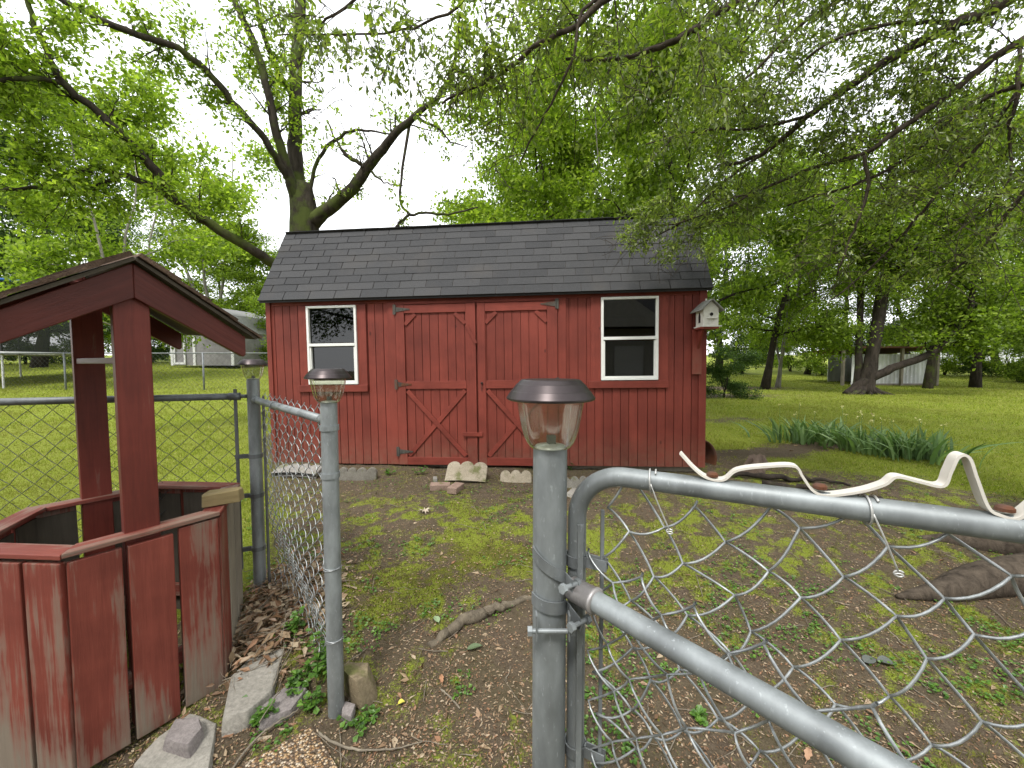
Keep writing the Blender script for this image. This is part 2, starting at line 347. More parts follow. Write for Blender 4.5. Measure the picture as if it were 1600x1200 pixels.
M['weed'] = leaf_mat('weed_leaves', [(.05, .12, .015), (.09, .20, .025), (.14, .27, .03)], .35, .05)
M['flower'] = leaf_mat('pale_flowers', [(.6, .55, .25), (.75, .7, .45)], .3, 0)

def shingle_mat():
    m, n, b = mat('asphalt_shingle', .85, 0, .25); v = coords(n); f = noise(n, 260, 3, .7, v); a = noise(n, 2.2, 4, .6, v)
    geo = n.nodes.new('ShaderNodeNewGeometry')
    c = ramp(n, geo.outputs['Random Per Island'], [(0, (.024, .025, .028)), (.5, (.038, .039, .042)), (1, (.054, .054, .056))])
    c = mixc(n, .45, c, ramp(n, f, [(.35, (.018, .018, .02)), (.65, (.11, .11, .11))]))
    c = mixc(n, ramp(n, a, [(.5, (0, 0, 0)), (.75, (.25, .25, .25))]), c, (.10, .085, .07))
    n.links.new(c, b.inputs['Base Color']); bump(n, b, f, .5, .004); return m
M['shingle'] = shingle_mat()
M['well_shingle'] = stone_mat('brown_shingle', (.07, .045, .032), (.15, .10, .07), 14, .7)

# ------------------------------------------------------------------ ground
def greens(x, y):
    """grass cover 0..1, moss cover 0..1 at world positions"""
    x = np.asarray(x, float); y = np.asarray(y, float); q = x/np.maximum(y, .3)
    n1 = fbm(x*1.6, y*1.6, 21, 4); n2 = fbm(x*4.5, y*4.5, 31, 4)
    left = sst(-q, .60, .70)*sst(y, 1.7, 2.2)                       # lawn beyond the left fence
    right = sst(y+x*.55, 5.6, 6.6)*sst(q, .25, .4)
    back = sst(y, 6.0, 6.6)
    gr = np.maximum(np.maximum(left, right), back)
    gr = gr*(.70+.5*sst(n1, .3, .6))
    yard = (1-np.maximum(np.maximum(left, right), back))
    dirt_shed = sst(y, 3.0, 3.9)*(1-sst(x, 1.9, 2.3))               # bare strip in front of the shed
    n3 = fbm(x*13, y*13, 41, 3); yg = yard*sst(n2*.4+n1*.25+n3*.55, .46, .76)*(.70-.40*dirt_shed)*(1-.35*sst(1.7-y, -.1, .3))
    blob = lambda cx, cy, sx, sy: np.exp(-(((x-cx)/sx)**2+((y-cy)/sy)**2))
    ms = blob(-.75, 2.15, .5, .35)+blob(.0, 2.45, .55, .25)+.7*blob(-.3, 2.9, .5, .4)+.7*blob(1.2, 2.6, .5, .5)+.6*blob(-.9, 3.4, .5, .4)+.4*blob(.9, 1.6, .4, .3)
    ms = yard*sst(ms*(.1+.75*n2+.75*n3), .30, 1.0)*.74
    bare = blob(2.6, 7.9, 2.6, .35)+blob(6.3, 13.5, 3.5, 1.1)+blob(9, 17.5, 4.5, 1.2)+0*x+blob(5.0, 16.5, 4.5, .8)
    ir = np.exp(-(((x-3.9)*.93+(y-5.25)*.35)/1.7)**4-((-(x-3.9)*.35+(y-5.25)*.93)/.34)**2)
    bare = np.clip(bare*1.1*(.5+n2)+ir*1.7*(.3+n2), 0, 1)
    gr = gr*(1-np.clip(bare, 0, 1))
    return np.clip(np.maximum(gr, yg), 0, 1), np.clip(ms, 0, 1)
def axis(lo, hi, c0, c1, d0, grow):
    a = list(np.arange(c0, c1, d0)); d = d0; v = c1
    while v < hi: a.append(v); d = min(d*grow, 12); v += d
    a.append(hi); d = d0; v = c0-d0; b = []
    while v > lo: b.append(v); d = min(d*grow, 12); v -= d
    b.append(lo); return np.array(b[::-1]+a)
def ground():
    xs = axis(-170, 170, -3.4, 4.2, .035, 1.06); ys = axis(-60, 200, .7, 5.4, .035, 1.05)
    X, Y = np.meshgrid(xs, ys); Z = G(X, Y); mb = MB(); nx, ny = len(xs), len(ys)
    i = np.arange(ny-1)[:, None]*nx; k = np.arange(nx-1)[None]
    mb.add(np.stack([X, Y, Z], -1).reshape(-1, 3), np.stack([i+k, i+k+1, i+nx+k+1, i+nx+k], -1).reshape(-1, 4))
    m, n, b = mat('yard_ground', .95, 0, .15)
    o = mb.build('ground', m, smooth=True); tag(o, 'yard of bare soil, moss and mown grass', 'ground', kind='structure')
    gr, ms = greens(X, Y); me = o.data
    at = me.color_attributes.new('cover', 'FLOAT_COLOR', 'POINT')
    at.data.foreach_set('color', np.stack([gr, ms, gr*0, gr*0+1], -1).reshape(-1).astype(np.float32))
    a = n.nodes.new('ShaderNodeAttribute'); a.attribute_name = 'cover'; sx = n.nodes.new('ShaderNodeSeparateColor'); n.links.new(a.outputs['Color'], sx.inputs[0])
    v = coords(n); f1 = noise(n, 28, 5, .7, v); f2 = noise(n, 4, 5, .65, v); f3 = noise(n, 140, 4, .7, v); f0 = noise(n, .7, 4, .6, v)
    dirt = ramp(n, f1, [(.25, (.045, .033, .022)), (.5, (.10, .075, .052)), (.68, (.155, .12, .083)), (.8, (.26, .21, .15))])
    dirt = mixc(n, .4, dirt, ramp(n, f3, [(.3, (.03, .02, .014)), (.7, (.22, .17, .12))]))
    dirt = mixc(n, ramp(n, f2, [(.4, (0, 0, 0)), (.7, (.6, .6, .6))]), dirt, (.085, .075, .035))
    grs = ramp(n, f3, [(.3, (.11, .13, .016)), (.5, (.19, .235, .025)), (.7, (.29, .34, .05))])
    grs = mixc(n, ramp(n, f0, [(.35, (0, 0, 0)), (.7, (.6, .6, .6))]), grs, (.17, .185, .03))
    mos = ramp(n, f3, [(.3, (.05, .05, .012)), (.55, (.12, .125, .02)), (.75, (.20, .185, .05))])
    th = lambda s: ramp(n, math_(n, 'ADD', s, math_(n, 'ADD', math_(n, 'MULTIPLY', math_(n, 'SUBTRACT', f1, .5), 1.6), math_(n, 'MULTIPLY', math_(n, 'SUBTRACT', f3, .5), 1.2))), [(.30, (0, 0, 0)), (.62, (1, 1, 1))])
    c = mixc(n, th(sx.outputs[1]), dirt, mos); c = mixc(n, th(sx.outputs[0]), c, grs)
    n.links.new(c, b.inputs['Base Color']); bump(n, b, math_(n, 'ADD', f1, math_(n, 'MULTIPLY', f3, .4)), .9, .03)
ground()

# leaves: arrays of (pos, dir, nrm, length, width)
def unit(a): return a/(np.linalg.norm(a, axis=-1, keepdims=True)+1e-9)
def leaf_mesh(mb, pos, d, nrm, L, Wd, kind=4, belly=.55):
    d = unit(d); nrm = nrm-(nrm*d).sum(-1, keepdims=True)*d; nrm = unit(nrm); s = np.cross(d, nrm); L = L[:, None]; Wd = Wd[:, None]; N = len(pos)
    if kind == 3:
        v = np.stack([pos-s*Wd*.5, pos+s*Wd*.5, pos+d*L], 1); mb.add(v.reshape(-1, 3), np.arange(N*3).reshape(-1, 3)); return
    if kind == 4:
        v = np.stack([pos, pos+d*L*belly+s*Wd*.5+nrm*Wd*.12, pos+d*L, pos+d*L*belly-s*Wd*.5+nrm*Wd*.12], 1)
        mb.add(v.reshape(-1, 3), np.arange(N*4).reshape(-1, 4)); return
    c = -nrm*Wd*.15
    v = np.stack([pos, pos+d*L*.33+s*Wd*.26, pos+d*L*.72+s*Wd*.5, pos+d*L-nrm*L*.12, pos+d*L*.72-s*Wd*.5, pos+d*L*.33-s*Wd*.26, pos+d*L*.5+c], 1)
    b = np.arange(N)[:, None]*7
    mb.add(v.reshape(-1, 3), np.concatenate([b+[0, 1, 6, 5], b+[1, 2, 3, 6], b+[6, 3, 4, 5]], 0))

def ground_cover():
    r = rs(5)
    # short grass: depth sampled so that near and far lawn read equally fine
    N = 620000; d = np.exp(r.uniform(math.log(1.15), math.log(26), N)); q = r.uniform(-1.5, 1.6, N); x = q*d; y = d
    gr, ms = greens(x, y); n = vnoise(x*14, y*14, 77)
    keep = r.rand(N) < gr*(.35+.9*n); x, y, d, gr = x[keep], y[keep], d[keep], gr[keep]; N = len(x)
    h = r.uniform(.014, .034, N)*(.55+1.0*vnoise(x*3.1, y*3.1, 99))*(.75+.12*np.minimum(d, 12)); z = G(x, y)-.004
    dr = np.stack([r.normal(0, .55, N), r.normal(0, .55, N), np.ones(N)], 1); nr = np.stack([r.normal(0, 1, N), r.normal(0, 1, N), np.zeros(N)+.2], 1)
    q = x/y; yd = ~((q < -.6)*(y > 1.9)+(y+x*.55 > 6.0)*(q > .3)+(y > 6)); P0 = np.stack([x, y, z], 1)
    sel = yd*(r.rand(N) < .8); mb = MB(); leaf_mesh(mb, P0[sel], dr[sel], nr[sel], h[sel]*.85, (.003+.0009*d)[sel], 3)
    tag(mb.build('sparse_grass', M['yard_grass']), 'thin patchy grass between bare soil in front of the shed', 'grass', kind='stuff')
    sel = ~yd; mb = MB(); leaf_mesh(mb, P0[sel], dr[sel], nr[sel], h[sel], (.0035+.0011*d)[sel], 3)
    tag(mb.build('grass', M['grass']), 'short mown grass growing across the yard and lawns', 'grass', kind='stuff')
    # moss cushions and tiny clover
    N = 150000; d = np.exp(r.uniform(math.log(1.1), math.log(4.2), N)); q = r.uniform(-.75, 1.45, N); x = q*d; y = d
    gr, ms = greens(x, y); keep = r.rand(N) < ms*.9+gr*.12; x, y = x[keep], y[keep]; N = len(x); z = G(x, y)-.002
    dr = np.stack([r.normal(0, 1, N), r.normal(0, 1, N), r.uniform(.1, .8, N)], 1); nr = np.stack([r.normal(0, .5, N), r.normal(0, .5, N), np.ones(N)], 1)
    mb = MB(); L = r.uniform(.006, .013, N); leaf_mesh(mb, np.stack([x, y, z], 1), dr, nr, L, L*.8, 4)
    tag(mb.build('moss', M['moss']), 'yellow green moss cushions on the soil in front of the shed', 'moss', kind='stuff')
    # clover leaflets in loose patches
    N = 9000; d = np.exp(r.uniform(math.log(1.1), math.log(4.), N)); q = r.uniform(-.72, 1.45, N); x = q*d; y = d
    keep = (vnoise(x*5, y*5, 91) > .62)*(r.rand(N) < .8); x, y = x[keep], y[keep]; x = np.repeat(x, 3)+r.normal(0, .006, len(x)*3); y = np.repeat(y, 3)+r.normal(0, .006, len(y)*3); N = len(x); z = G(x, y)+r.uniform(.006, .022, N)
    dr = np.stack([r.normal(0, 1, N), r.normal(0, 1, N), r.normal(.1, .15, N)], 1); nr = np.stack([r.normal(0, .25, N), r.normal(0, .25, N), np.ones(N)], 1)
    mb = MB(); L = r.uniform(.010, .019, N); leaf_mesh(mb, np.stack([x, y, z], 1), dr, nr, L, L*.85, 6)
    tag(mb.build('clover', M['weed']), 'loose patches of small green clover on the bare soil', 'clover', kind='stuff')
    # leaf litter: shreds, small leaves, chips
    mb = MB()
    for N, lo, hi, lmin, lmax, asp in ((90000, 1.05, 4.8, .005, .019, .4), (1700, 1.05, 4.3, .022, .05, .42), (2500, 5, 20, .04, .09, .5)):
        d = np.exp(r.uniform(math.log(lo), math.log(hi), N)); q = r.uniform(-1.1, 1.5, N); x = q*d; y = d
        gr, ms = greens(x, y); kp = r.rand(N) < (1-.8*gr)*(.25+vnoise(x*3, y*3, 55))*(1 if lo < 4 else .7); x, y = x[kp], y[kp]; N = len(x); z = G(x, y)+r.uniform(.001, .007, N)
        dr = np.stack([r.normal(0, 1, N), r.normal(0, 1, N), r.normal(0, .18, N)], 1); nr = np.stack([r.normal(0, .35, N), r.normal(0, .35, N), np.ones(N)], 1)
        L = r.uniform(lmin, lmax, N); leaf_mesh(mb, np.stack([x, y, z], 1), dr, nr, L, L*asp*r.uniform(.5, 1.3, N), 6 if lmax > .03 else 4)
    # deeper drift between the well and the fence
    N = 2600; x = r.normal(-1.22, .13, N); y = r.normal(1.95, .17, N); z = G(x, y)+np.abs(r.normal(0, .035, N))*np.exp(-((x+1.25)/.2)**2)+.004
    dr = np.stack([r.normal(0, 1, N), r.normal(0, 1, N), r.normal(0, .4, N)], 1); nr = np.stack([r.normal(0, .5, N), r.normal(0, .5, N), np.ones(N)], 1); L = r.uniform(.02, .07, N)
    leaf_mesh(mb, np.stack([x, y, z], 1), dr, nr, L, L*.4, 6)
    tag(mb.build('leaf_litter', M['litter']), 'fallen brown leaves and chips scattered over the soil', 'leaf litter', kind='stuff')
    mb = MB()
    for i in range(330):
        if i < 150: x0, y0, zz = r.normal(-1.2, .14), r.normal(1.95, .2), r.uniform(.01, .08)
        else: y0 = math.exp(r.uniform(math.log(1.1), math.log(4.2))); x0 = y0*r.uniform(-.6, 1.4); zz = .004
        a = r.uniform(0, 6.28); L = r.uniform(.04, .22); t = np.linspace(0, 1, 5)[:, None]
        p_ = np.array([x0, y0, 0])+t*L*np.array([math.cos(a), math.sin(a), 0]); p_[:, :2] += r.normal(0, .003, (5, 2)); p_[:, 2] = G(p_[:, 0], p_[:, 1])+zz+r.uniform(0, .01, 5)
        mb.tube(p_, r.uniform(.0008, .0022), 5)
    tag(mb.build('twigs', M['deadwood'], smooth=True), 'thin dead twigs lying over the soil', 'twigs', kind='stuff')
ground_cover()

# ------------------------------------------------------------------ shed
BL = np.array([-2.844348, 4.52, .273881]); SX = np.array([.99612559, -.08701415, .01274141]); SY = np.array([.08702121, .99620646, 0]); SZ = np.array([-.01269307, .00110877, .99991882])
SM = Matrix((Vector(SX), Vector(SY), Vector(SZ))).transposed().to_4x4(); SM.translation = Vector(BL)
def shed():
    root = empty('garden_shed', 'red barn style garden shed with dark shingle roof and two white framed windows', 'shed'); root.matrix_basis = SM
    W, H, D = 4.94, 1.92, 2.44; r = rs(3)
    wins = [(.505, 1.10, .93, 1.83), (3.84, 4.44, .95, 1.84)]
    # front wall: separate vertical strips with recessed grooves
    mb = MB()
    xs = [0]; 
    while xs[-1] < W-.06: xs.append(xs[-1]+r.uniform(.082, .108))
    xs[-1] = W
    cuts = sorted(set(xs+[a for q in wins for a in q[:2]]))
    for a, b in zip(cuts[:-1], cuts[1:]):
        g0 = .0035 if a in xs else 0; g1 = .0035 if b in xs else 0
        iv = [(0, H)]
        for (wa, wb, za, zb) in wins:
            if a >= wa-1e-6 and b <= wb+1e-6: iv = [(0, za), (zb, H)]
        for (z0, z1) in iv: mb.box(((a+g0+b-g1)/2, .008+r.uniform(0, .0012), (z0+z1)/2), (b-a-g0-g1, .016, z1-z0))
    for (a, b, z0, z1) in [(0, .505, 0, H), (1.10, 3.84, 0, H), (4.44, W, 0, H), (.505, 1.10, 0, .93), (.505, 1.10, 1.83, H), (3.84, 4.44, 0, .95), (3.84, 4.44, 1.84, H)]:
        mb.box(((a+b)/2, .024, (z0+z1)/2), (b-a, .012, z1-z0))
    mb.build('wall', M['shed_red'], root, bevel=.0015)
    # gable walls and back wall with gambrel outline
    brk = (.46, 2.83); rdg = (1.22, 3.10)
    prof = [(0.032, 0), (D, 0), (D, 1.9), (D-.46, 2.79), (1.22, 3.04), (.48, 2.79), (.032, 1.9)]
    for x0 in (0.0, W-.02):
        mb = MB(); v = [(x0, y, z) for y, z in prof]+[(x0+.02, y, z) for y, z in prof]; n = len(prof)
        mb.addn(v, [list(range(n))[::-1], list(range(n, 2*n))]+[[i, (i+1) % n, n+(i+1) % n, n+i] for i in range(n)])
        mb.build('wall', M['shed_red'], root)
    mb = MB(); mb.box((W/2, D-.01, .95), (W-.05, .02, 1.9)); mb.build('wall', M['shed_red'], root)
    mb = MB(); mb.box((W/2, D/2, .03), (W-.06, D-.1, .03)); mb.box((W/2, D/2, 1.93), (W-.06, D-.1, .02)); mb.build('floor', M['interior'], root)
    mb = MB()                                    # skids in the dark under the floor
    for y in (.12, .85, 1.6, 2.3): mb.box((W/2, y, -.05), (W-.1, .09, .09))
    mb.build('skid', M['grey_wood'], root)
    # corner boards, frieze
    for i, (a, b) in enumerate(((0, .055), (W-.075, W))):
        mb = MB(); mb.box(((a+b)/2, -.009, H/2), (b-a, .016, H)); mb.build('corner_board', M['shed_red'], root, bevel=.002)
    mb = MB(); mb.box((W/2, -.006, 1.876), (W-.16, .010, .06)); mb.build('frieze_board', M['shed_redx'], root, bevel=.002)
    # windows
    for (a, b, z0, z1) in wins:
        f = MB(); t = .026; yf = -.012
        f.box(((a+b)/2, yf, z0+t/2), (b-a, .05, t)); f.box(((a+b)/2, yf, z1-t/2), (b-a, .05, t))
        f.box((a+t/2, yf, (z0+z1)/2), (t, .05, z1-z0-2*t)); f.box((b-t/2, yf, (z0+z1)/2), (t, .05, z1-z0-2*t))
        zm = z0+(z1-z0)*.505; f.box(((a+b)/2, yf-.004, zm), (b-a-2*t, .052, .032))
        s_ = .016; f.box((a+t+s_/2, yf-.002, (z0+zm)/2), (s_, .03, zm-z0-t-.02)); f.box(((a+b)/2, yf-.002, z0+t+s_/2), (b-a-2*t-2*s_, .03, s_)); f.box((b-t-s_/2, yf-.002, (z0+zm)/2), (s_, .03, zm-z0-t-.02))
        fo = f.build('window', M['white_frame'], root, bevel=.002)
        p_ = MB(); p_.box(((a+b)/2, -.004, (zm+z1)/2), (b-a-2*t, .004, z1-zm-.05)); p_.build('pane', M['pane'], fo)
        p_ = MB(); p_.box(((a+b)/2, .004, (z0+zm)/2), (b-a-2*t, .004, zm-z0-.05)); p_.build('pane', M['pane'], fo)
        w_ = .105
        for (c, d_) in (((a-w_/2-.002, (z0+z1)/2-.01), (w_, z1-z0+.03)), ((b+w_/2+.002, (z0+z1)/2-.01), (w_, z1-z0+.03))):
            q = MB(); q.box((c[0], -.009, c[1]), (d_[0], .017, d_[1])); q.build('window_trim', M['shed_red'], root, bevel=.002)
        q = MB(); q.box(((a+b)/2-.01, -.016, z0-.048), (b-a+.24, .030, .078)); q.build('window_sill', M['shed_redx'], root, bevel=.003)
    # curtain/screen board half seen in right window
    # doors
    def door(x0, x1, i0, i1, hinge_right):
        d = MB(); th = .014
        xa = x0+.01; k = 0
        while xa < x1-.012:
            xb = min(xa+r.uniform(.088, .104), x1-.008); d.box(((xa+xb)/2, -.014+r.uniform(0, .001), .905), (xb-xa-.006, .012, 1.80)); xa = xb
        d.box(((x0+x1)/2, -.004, .905), (x1-x0-.004, .008, 1.81))
        do = d.build('door', M['shed_red'], root, bevel=.0012)
        yt = -.028
        def bd(c, s_, nm='rail', m_='shed_redx', y=yt, t=.016):
            q = MB(); q.box((c[0], y, c[1]), (s_[0], t, s_[1])); q.build(nm, M[m_], do, bevel=.002)
        bd(((x0+i0)/2, .91), (i0-x0, 1.81), 'stile', 'shed_red'); bd(((x1+i1)/2, .91), (x1-i1, 1.81), 'stile', 'shed_red')
        for za, zb in ((1.722, 1.812), (.870, .958), (.004, .090)): bd(((i0+i1)/2, (za+zb)/2), (i1-i0-.004, zb-za))
        for k_, (A, B) in enumerate((((i0+.02, .11), (i1-.02, .85)), ((i0+.02, .85), (i1-.02, .11)))):
            q = MB(); yy = -.0265 if k_ == 0 else -.0335
            q.beam((A[0], yy, A[1]), (B[0], yy, B[1]), .05, .013, (0, -1, 0)); q.build('brace', M['shed_redx'], do, bevel=.0015)
        for sx_, xx in ((1, i0), (-1, i1)):
            q = MB(); q.beam((xx+sx_*.005, yt+.002, 1.595), (xx+sx_*.125, yt+.002, 1.712), .042, .012, (0, -1, 0)); q.build('brace', M['shed_redx'], do, bevel=.0015)
        hx = x1-.02 if hinge_right else x0+.01; sg = -1 if hinge_right else 1
        for zz in ((1.765, .923, .155) if not hinge_right else (1.785, .93, .16)):
            q = MB(); q.box((hx-sg*.02, -.040, zz), (.03, .004, .11))
            q.addn([(hx, -.042, zz+.028), (hx, -.042, zz-.028), (hx+sg*.16, -.042, zz-.006), (hx+sg*.16, -.042, zz+.006), (hx, -.037, zz+.028), (hx, -.037, zz-.028), (hx+sg*.16, -.037, zz-.006), (hx+sg*.16, -.037, zz+.006)],
                   [[0, 1, 2, 3], [7, 6, 5, 4], [0, 3, 7, 4], [1, 5, 6, 2], [2, 6, 7, 3], [0, 4, 5, 1]])
            for k in range(3): q.box((hx+sg*(.03+.045*k), -.0435, zz), (.009, .004, .009))
            q.tube([(hx-sg*.003, -.044, zz-.05), (hx-sg*.003, -.044, zz+.05)], .007, 8); q.build('hinge', M['hinge'], do)
        return do
    dl = door(1.56, 2.472, 1.662, 2.362, False); dr = door(2.492, 3.372, 2.578, 3.262, True)
    for a, b in ((1.462, 1.553), (3.378, 3.466)):
        mb = MB(); mb.box(((a+b)/2, -.011, .925), (b-a, .020, 1.845)); mb.build('door_trim', M['shed_red'], root, bevel=.002)
    mb = MB(); mb.box((2.464, -.010, 1.836), (2.0, .017, .030)); mb.build('door_trim', M['shed_redx'], root, bevel=.002)
    q = MB(); q.beam((2.31, -.044, .356), (2.535, -.044, .356), .044, .015, (0, -1, 0)); q.build('latch_board', M['shed_redx'], dl, bevel=.002)
    q = MB(); q.beam((2.372, -.043, 1.575), (2.478, -.043, 1.37), .034, .012, (0, -1, 0)); q.build('latch_board', M['shed_red'], dl, bevel=.002)
    q = MB(); q.lathe([(0, 0), (.012, .002), (.012, .014), (.004, .018), (0, .018)], 12); q.tube([(0, 0, 0), (0, -.05, .012), (0, -.085, .012)], .004, 6)
    q.build('handle', M['black'], dr, mat=Matrix.Translation((2.535, -.036, .93))@Matrix.Rotation(R(90), 4, 'X'))
    # roof: lower panels with real shingle tabs, upper panels
    def slope(y0, z0, y1, z1, rows, nm):
        L = math.hypot(y1-y0, z1-z0); ty, tz = (y1-y0)/L, (z1-z0)/L; sg = 1 if y1 > y0 else -1; ny, nz_ = -tz*sg, ty*sg
        ax, bx = -.035, W+.03; mb = MB(); v = [(ax+.01, y0, z0), (bx-.01, y0, z0), (bx-.01, y1, z1), (ax+.01, y1, z1)]
        vv = v+[(x, y-ny*.014, z-nz_*.014) for x, y, z in v]
        mb.addn(vv, [[0, 1, 2, 3], [7, 6, 5, 4], [0, 4, 5, 1], [1, 5, 6, 2], [2, 6, 7, 3], [3, 7, 4, 0]])
        hrow = L/rows
        mb.build(nm+'_deck', M['black'], root); mb = MB()
        for k in range(rows):
            off = (0, .152)[k % 2]+r.uniform(-.012, .012)+.02*(k % 3); x = ax-off
            while x < bx:
                wd = .305; a = max(x+.0045, ax); b = min(x+wd-.0045, bx); x += wd
                if b-a < .02: continue
                s0 = k*hrow-(.012 if k == 0 else r.uniform(-.002, .003)); s1 = (k+1)*hrow+.012 if k < rows-1 else L
                t0 = .0085+r.uniform(0, .002); t1 = .004
                def pt(xx, s_, t_): return (xx, y0+ty*s_+ny*t_, z0+tz*s_+nz_*t_)
                mb.add([pt(a, s0, t0), pt(b, s0, t0+r.uniform(-.0005, .0005)), pt(b, s1, t1), pt(a, s1, t1), pt(a, s0, .0005), pt(b, s0, .0005), pt(b, s1, .0005), pt(a, s1, .0005)],
                       [[0, 1, 2, 3], [0, 4, 5, 1], [1, 5, 6, 2], [3, 2, 6, 7], [0, 3, 7, 4]])
        return mb.build(nm, M['shingle'], root)
    slope(-.085, 1.905, brk[0]-.005, brk[1], 10, 'roof'); slope(brk[0]-.03, brk[1]+.006, rdg[0], rdg[1], 6, 'roof')
    slope(D+.085, 1.905, D-brk[0], brk[1], 10, 'roof'); slope(D-brk[0]+.03, brk[1]+.006, rdg[0], rdg[1], 6, 'roof')
    mb = MB(); mb.box((W/2, -.072, 1.888), (W+.05, .012, .030)); mb.build('drip_edge', M['black'], root)
    return root
shed()

def birdhouse():
    M0 = SM@Matrix.Translation((4.90, -.115, 1.50))@Matrix.Rotation(R(6), 4, 'Z')
    root = empty('birdhouse', 'white wooden birdhouse with pitched grey roof on a red bracket at the shed corner', 'birdhouse'); root.matrix_basis = M0
    wm = plain('birdhouse_white', (.62, .61, .55), .7, 0, .3, .12); rm = plain('birdhouse_roof', (.22, .22, .20), .8, 0, .3, .25)
    w_, d_, h, a = .155, .15, .175, .25
    mb = MB(); pr = [(-w_/2, 0), (w_/2, 0), (w_/2, h), (0, a), (-w_/2, h)]; v = [(x, -d_/2, z) for x, z in pr]+[(x, d_/2, z) for x, z in pr]
    mb.addn(v, [[0, 1, 2, 3, 4], [9, 8, 7, 6, 5]]+[[i, i+5, (i+1) % 5+5, (i+1) % 5] for i in range(5)]); mb.build('body', wm, root)
    for s_ in (-1, 1):
        mb = MB(); mb.beam((0, 0, a+.012), (s_*(w_/2+.045), 0, h-.028), d_+.07, .010, (s_*.6, 0, .8)); mb.build('roof', rm, root)
    mb = MB(); mb.box((0, -.012, -.007), (w_+.03, d_+.05, .012)); mb.build('floor_board', wm, root)
    mb = MB(); mb.lathe([(0, 0), (.017, 0), (.017, .003)], 20); mb.build('entrance_hole', M['black'], root, mat=Matrix.Translation((0.005, -d_/2-.001, .115))@Matrix.Rotation(R(90), 4, 'X'))
    mb = MB(); mb.box((.01, -d_/2-.012, .075), (.10, .022, .007)); mb.box((-.02, -d_/2-.004, .05), (.003, .004, .045)); mb.box((.02, -d_/2-.004, .05), (.003, .004, .045)); mb.box((0, -d_/2-.003, .026), (.11, .004, .004)); mb.build('perch', wm, root)
    mb = MB(); pr = [(-.02, .035), (.02, .035), (.02, .10), (.012, .125), (0, .145), (-.012, .125), (-.02, .10)]; v = [(-w_/2-.0015, y, z) for y, z in pr]
    mb.addn(v+[(-w_/2+.001, y, z) for y, z in pr], [list(range(7))[::-1]]+[[i, (i+1) % 7, 7+(i+1) % 7, 7+i] for i in range(7)]); mb.build('side_window', M['black'], root)
    mb = MB(); mb.box((-.0, .02, a+.02), (.012, .012, .03)); mb.build('chimney', wm, root)
    br = empty('birdhouse_bracket', 'red painted wooden bracket screwed to the shed corner under the birdhouse', 'bracket'); br.matrix_basis = SM@Matrix.Translation((4.835, -.018, 1.0))
    mb = MB(); mb.box((0, -.011, .24), (.095, .019, .47)); mb.build('back_board', M['shed_red'], br, bevel=.002)
    mb = MB(); mb.box((.055, -.10, .478), (.17, .20, .022)); mb.build('shelf', M['shed_redx'], br, bevel=.002)
    mb = MB(); v = [(.0, -.021, .465), (.0, -.15, .465), (.0, -.021, .27)]; v += [(x+.02, y, z) for x, y, z in v]
    mb.addn(v, [[0, 1, 2], [5, 4, 3], [0, 3, 4, 1], [1, 4, 5, 2], [2, 5, 3, 0]]); mb.build('gusset', M['shed_red'], br)
birdhouse()

# ------------------------------------------------------------------ chain link helpers
def chain(mb, W, H, pitch, r, mapf, ref, sides=5, d=.006, seed=0, jit=.0, sub=4, v0=0., flip=1):
    rr = rs(seed); nw = int(W/(pitch/2)); nj = int((H-v0)/(pitch/2)); J = rr.normal(0, jit, (nw+3, nj+2, 2))
    lines = []
    for k in range(nw):
        pts = []
        for j in range(nj+1):
            ua = (k+((j+k) % 2)); a = np.array([ua*pitch/2, v0+j*pitch/2])+J[min(ua, nw+2), j]
            if j == nj: pts.append([a[0], a[1], 0]); break
            ub = (k+((j+1+k) % 2)); b = np.array([ub*pitch/2, v0+(j+1)*pitch/2])+J[min(ub, nw+2), j+1]
            sg = 1 if ub > ua else -1
            for t in np.arange(sub)/sub:
                s_ = math.sin(math.pi*t); sp = a+(b-a)*t; sp[0] += 0; pts.append([sp[0]-sg*0, sp[1]-(.11*pitch/2*s_*flip if sg > 0 else 0), -d*sg*(s_**.7 if s_ > 0 else 0)])
        # twisted end above the top
        e = pts[-1]; pts.append([e[0]+.004, e[1]+.009, .003])
        lines.append(pts)
    A = np.array(lines); B = mapf(A[..., 0], A[..., 1], A[..., 2]); mb.tubes(B, r, sides, ref)

def lamp_parts(root, k=1., ribs=8, segs=96):
    """solar post lamp: base at the top of the post"""
    g_ = lambda prof: [(a*k, b*k) for a, b in prof]
    mb = MB(); m_ = lambda th, z: 1+.028*(1-2*np.abs(np.sin(ribs*th/2)))*np.clip((z/k-.006)/.02, 0, 1)
    mb.lathe(g_([(.028, .0), (.036, .004), (.042, .012), (.0465, .023), (.050, .036), (.0535, .053), (.0565, .071), (.0595, .090)]), segs, mod=m_)
    mb.build('glass_shade', M['glass'], root, smooth=True)
    mb = MB(); mb.lathe(g_([(.060, .087), (.075, .088), (.0785, .090), (.0785, .0925), (.0705, .104), (.0695, .1045), (.0605, .116), (.0595, .1165), (.0535, .1225), (.051, .124), (.030, .124), (0, .124)]), 96); o = mb.build('cap', M['cap_metal'], root, smooth=True); e = o.modifiers.new('e', 'EDGE_SPLIT'); e.split_angle = R(14)
    mb = MB(); mb.lathe(g_([(0, .087), (.05, .087), (.058, .0875)]), 48); mb.build('reflector', plain('lamp_reflector', (.45, .46, .46), .3, .6), root, smooth=True)
    mb = MB(); mb.lathe(g_([(.0, .010), (.026, .006), (.029, .001), (.024, -.002)]), 32); q = mb.build('base_cup', plain('lamp_base', (.62, .62, .60), .35, .3), root, smooth=True)
    mb = MB(); mb.box((.002*k, 0, .016*k), (.014*k, .012*k, .016*k)); mb.build('sensor', M['galv_dark'], root, bevel=.001)
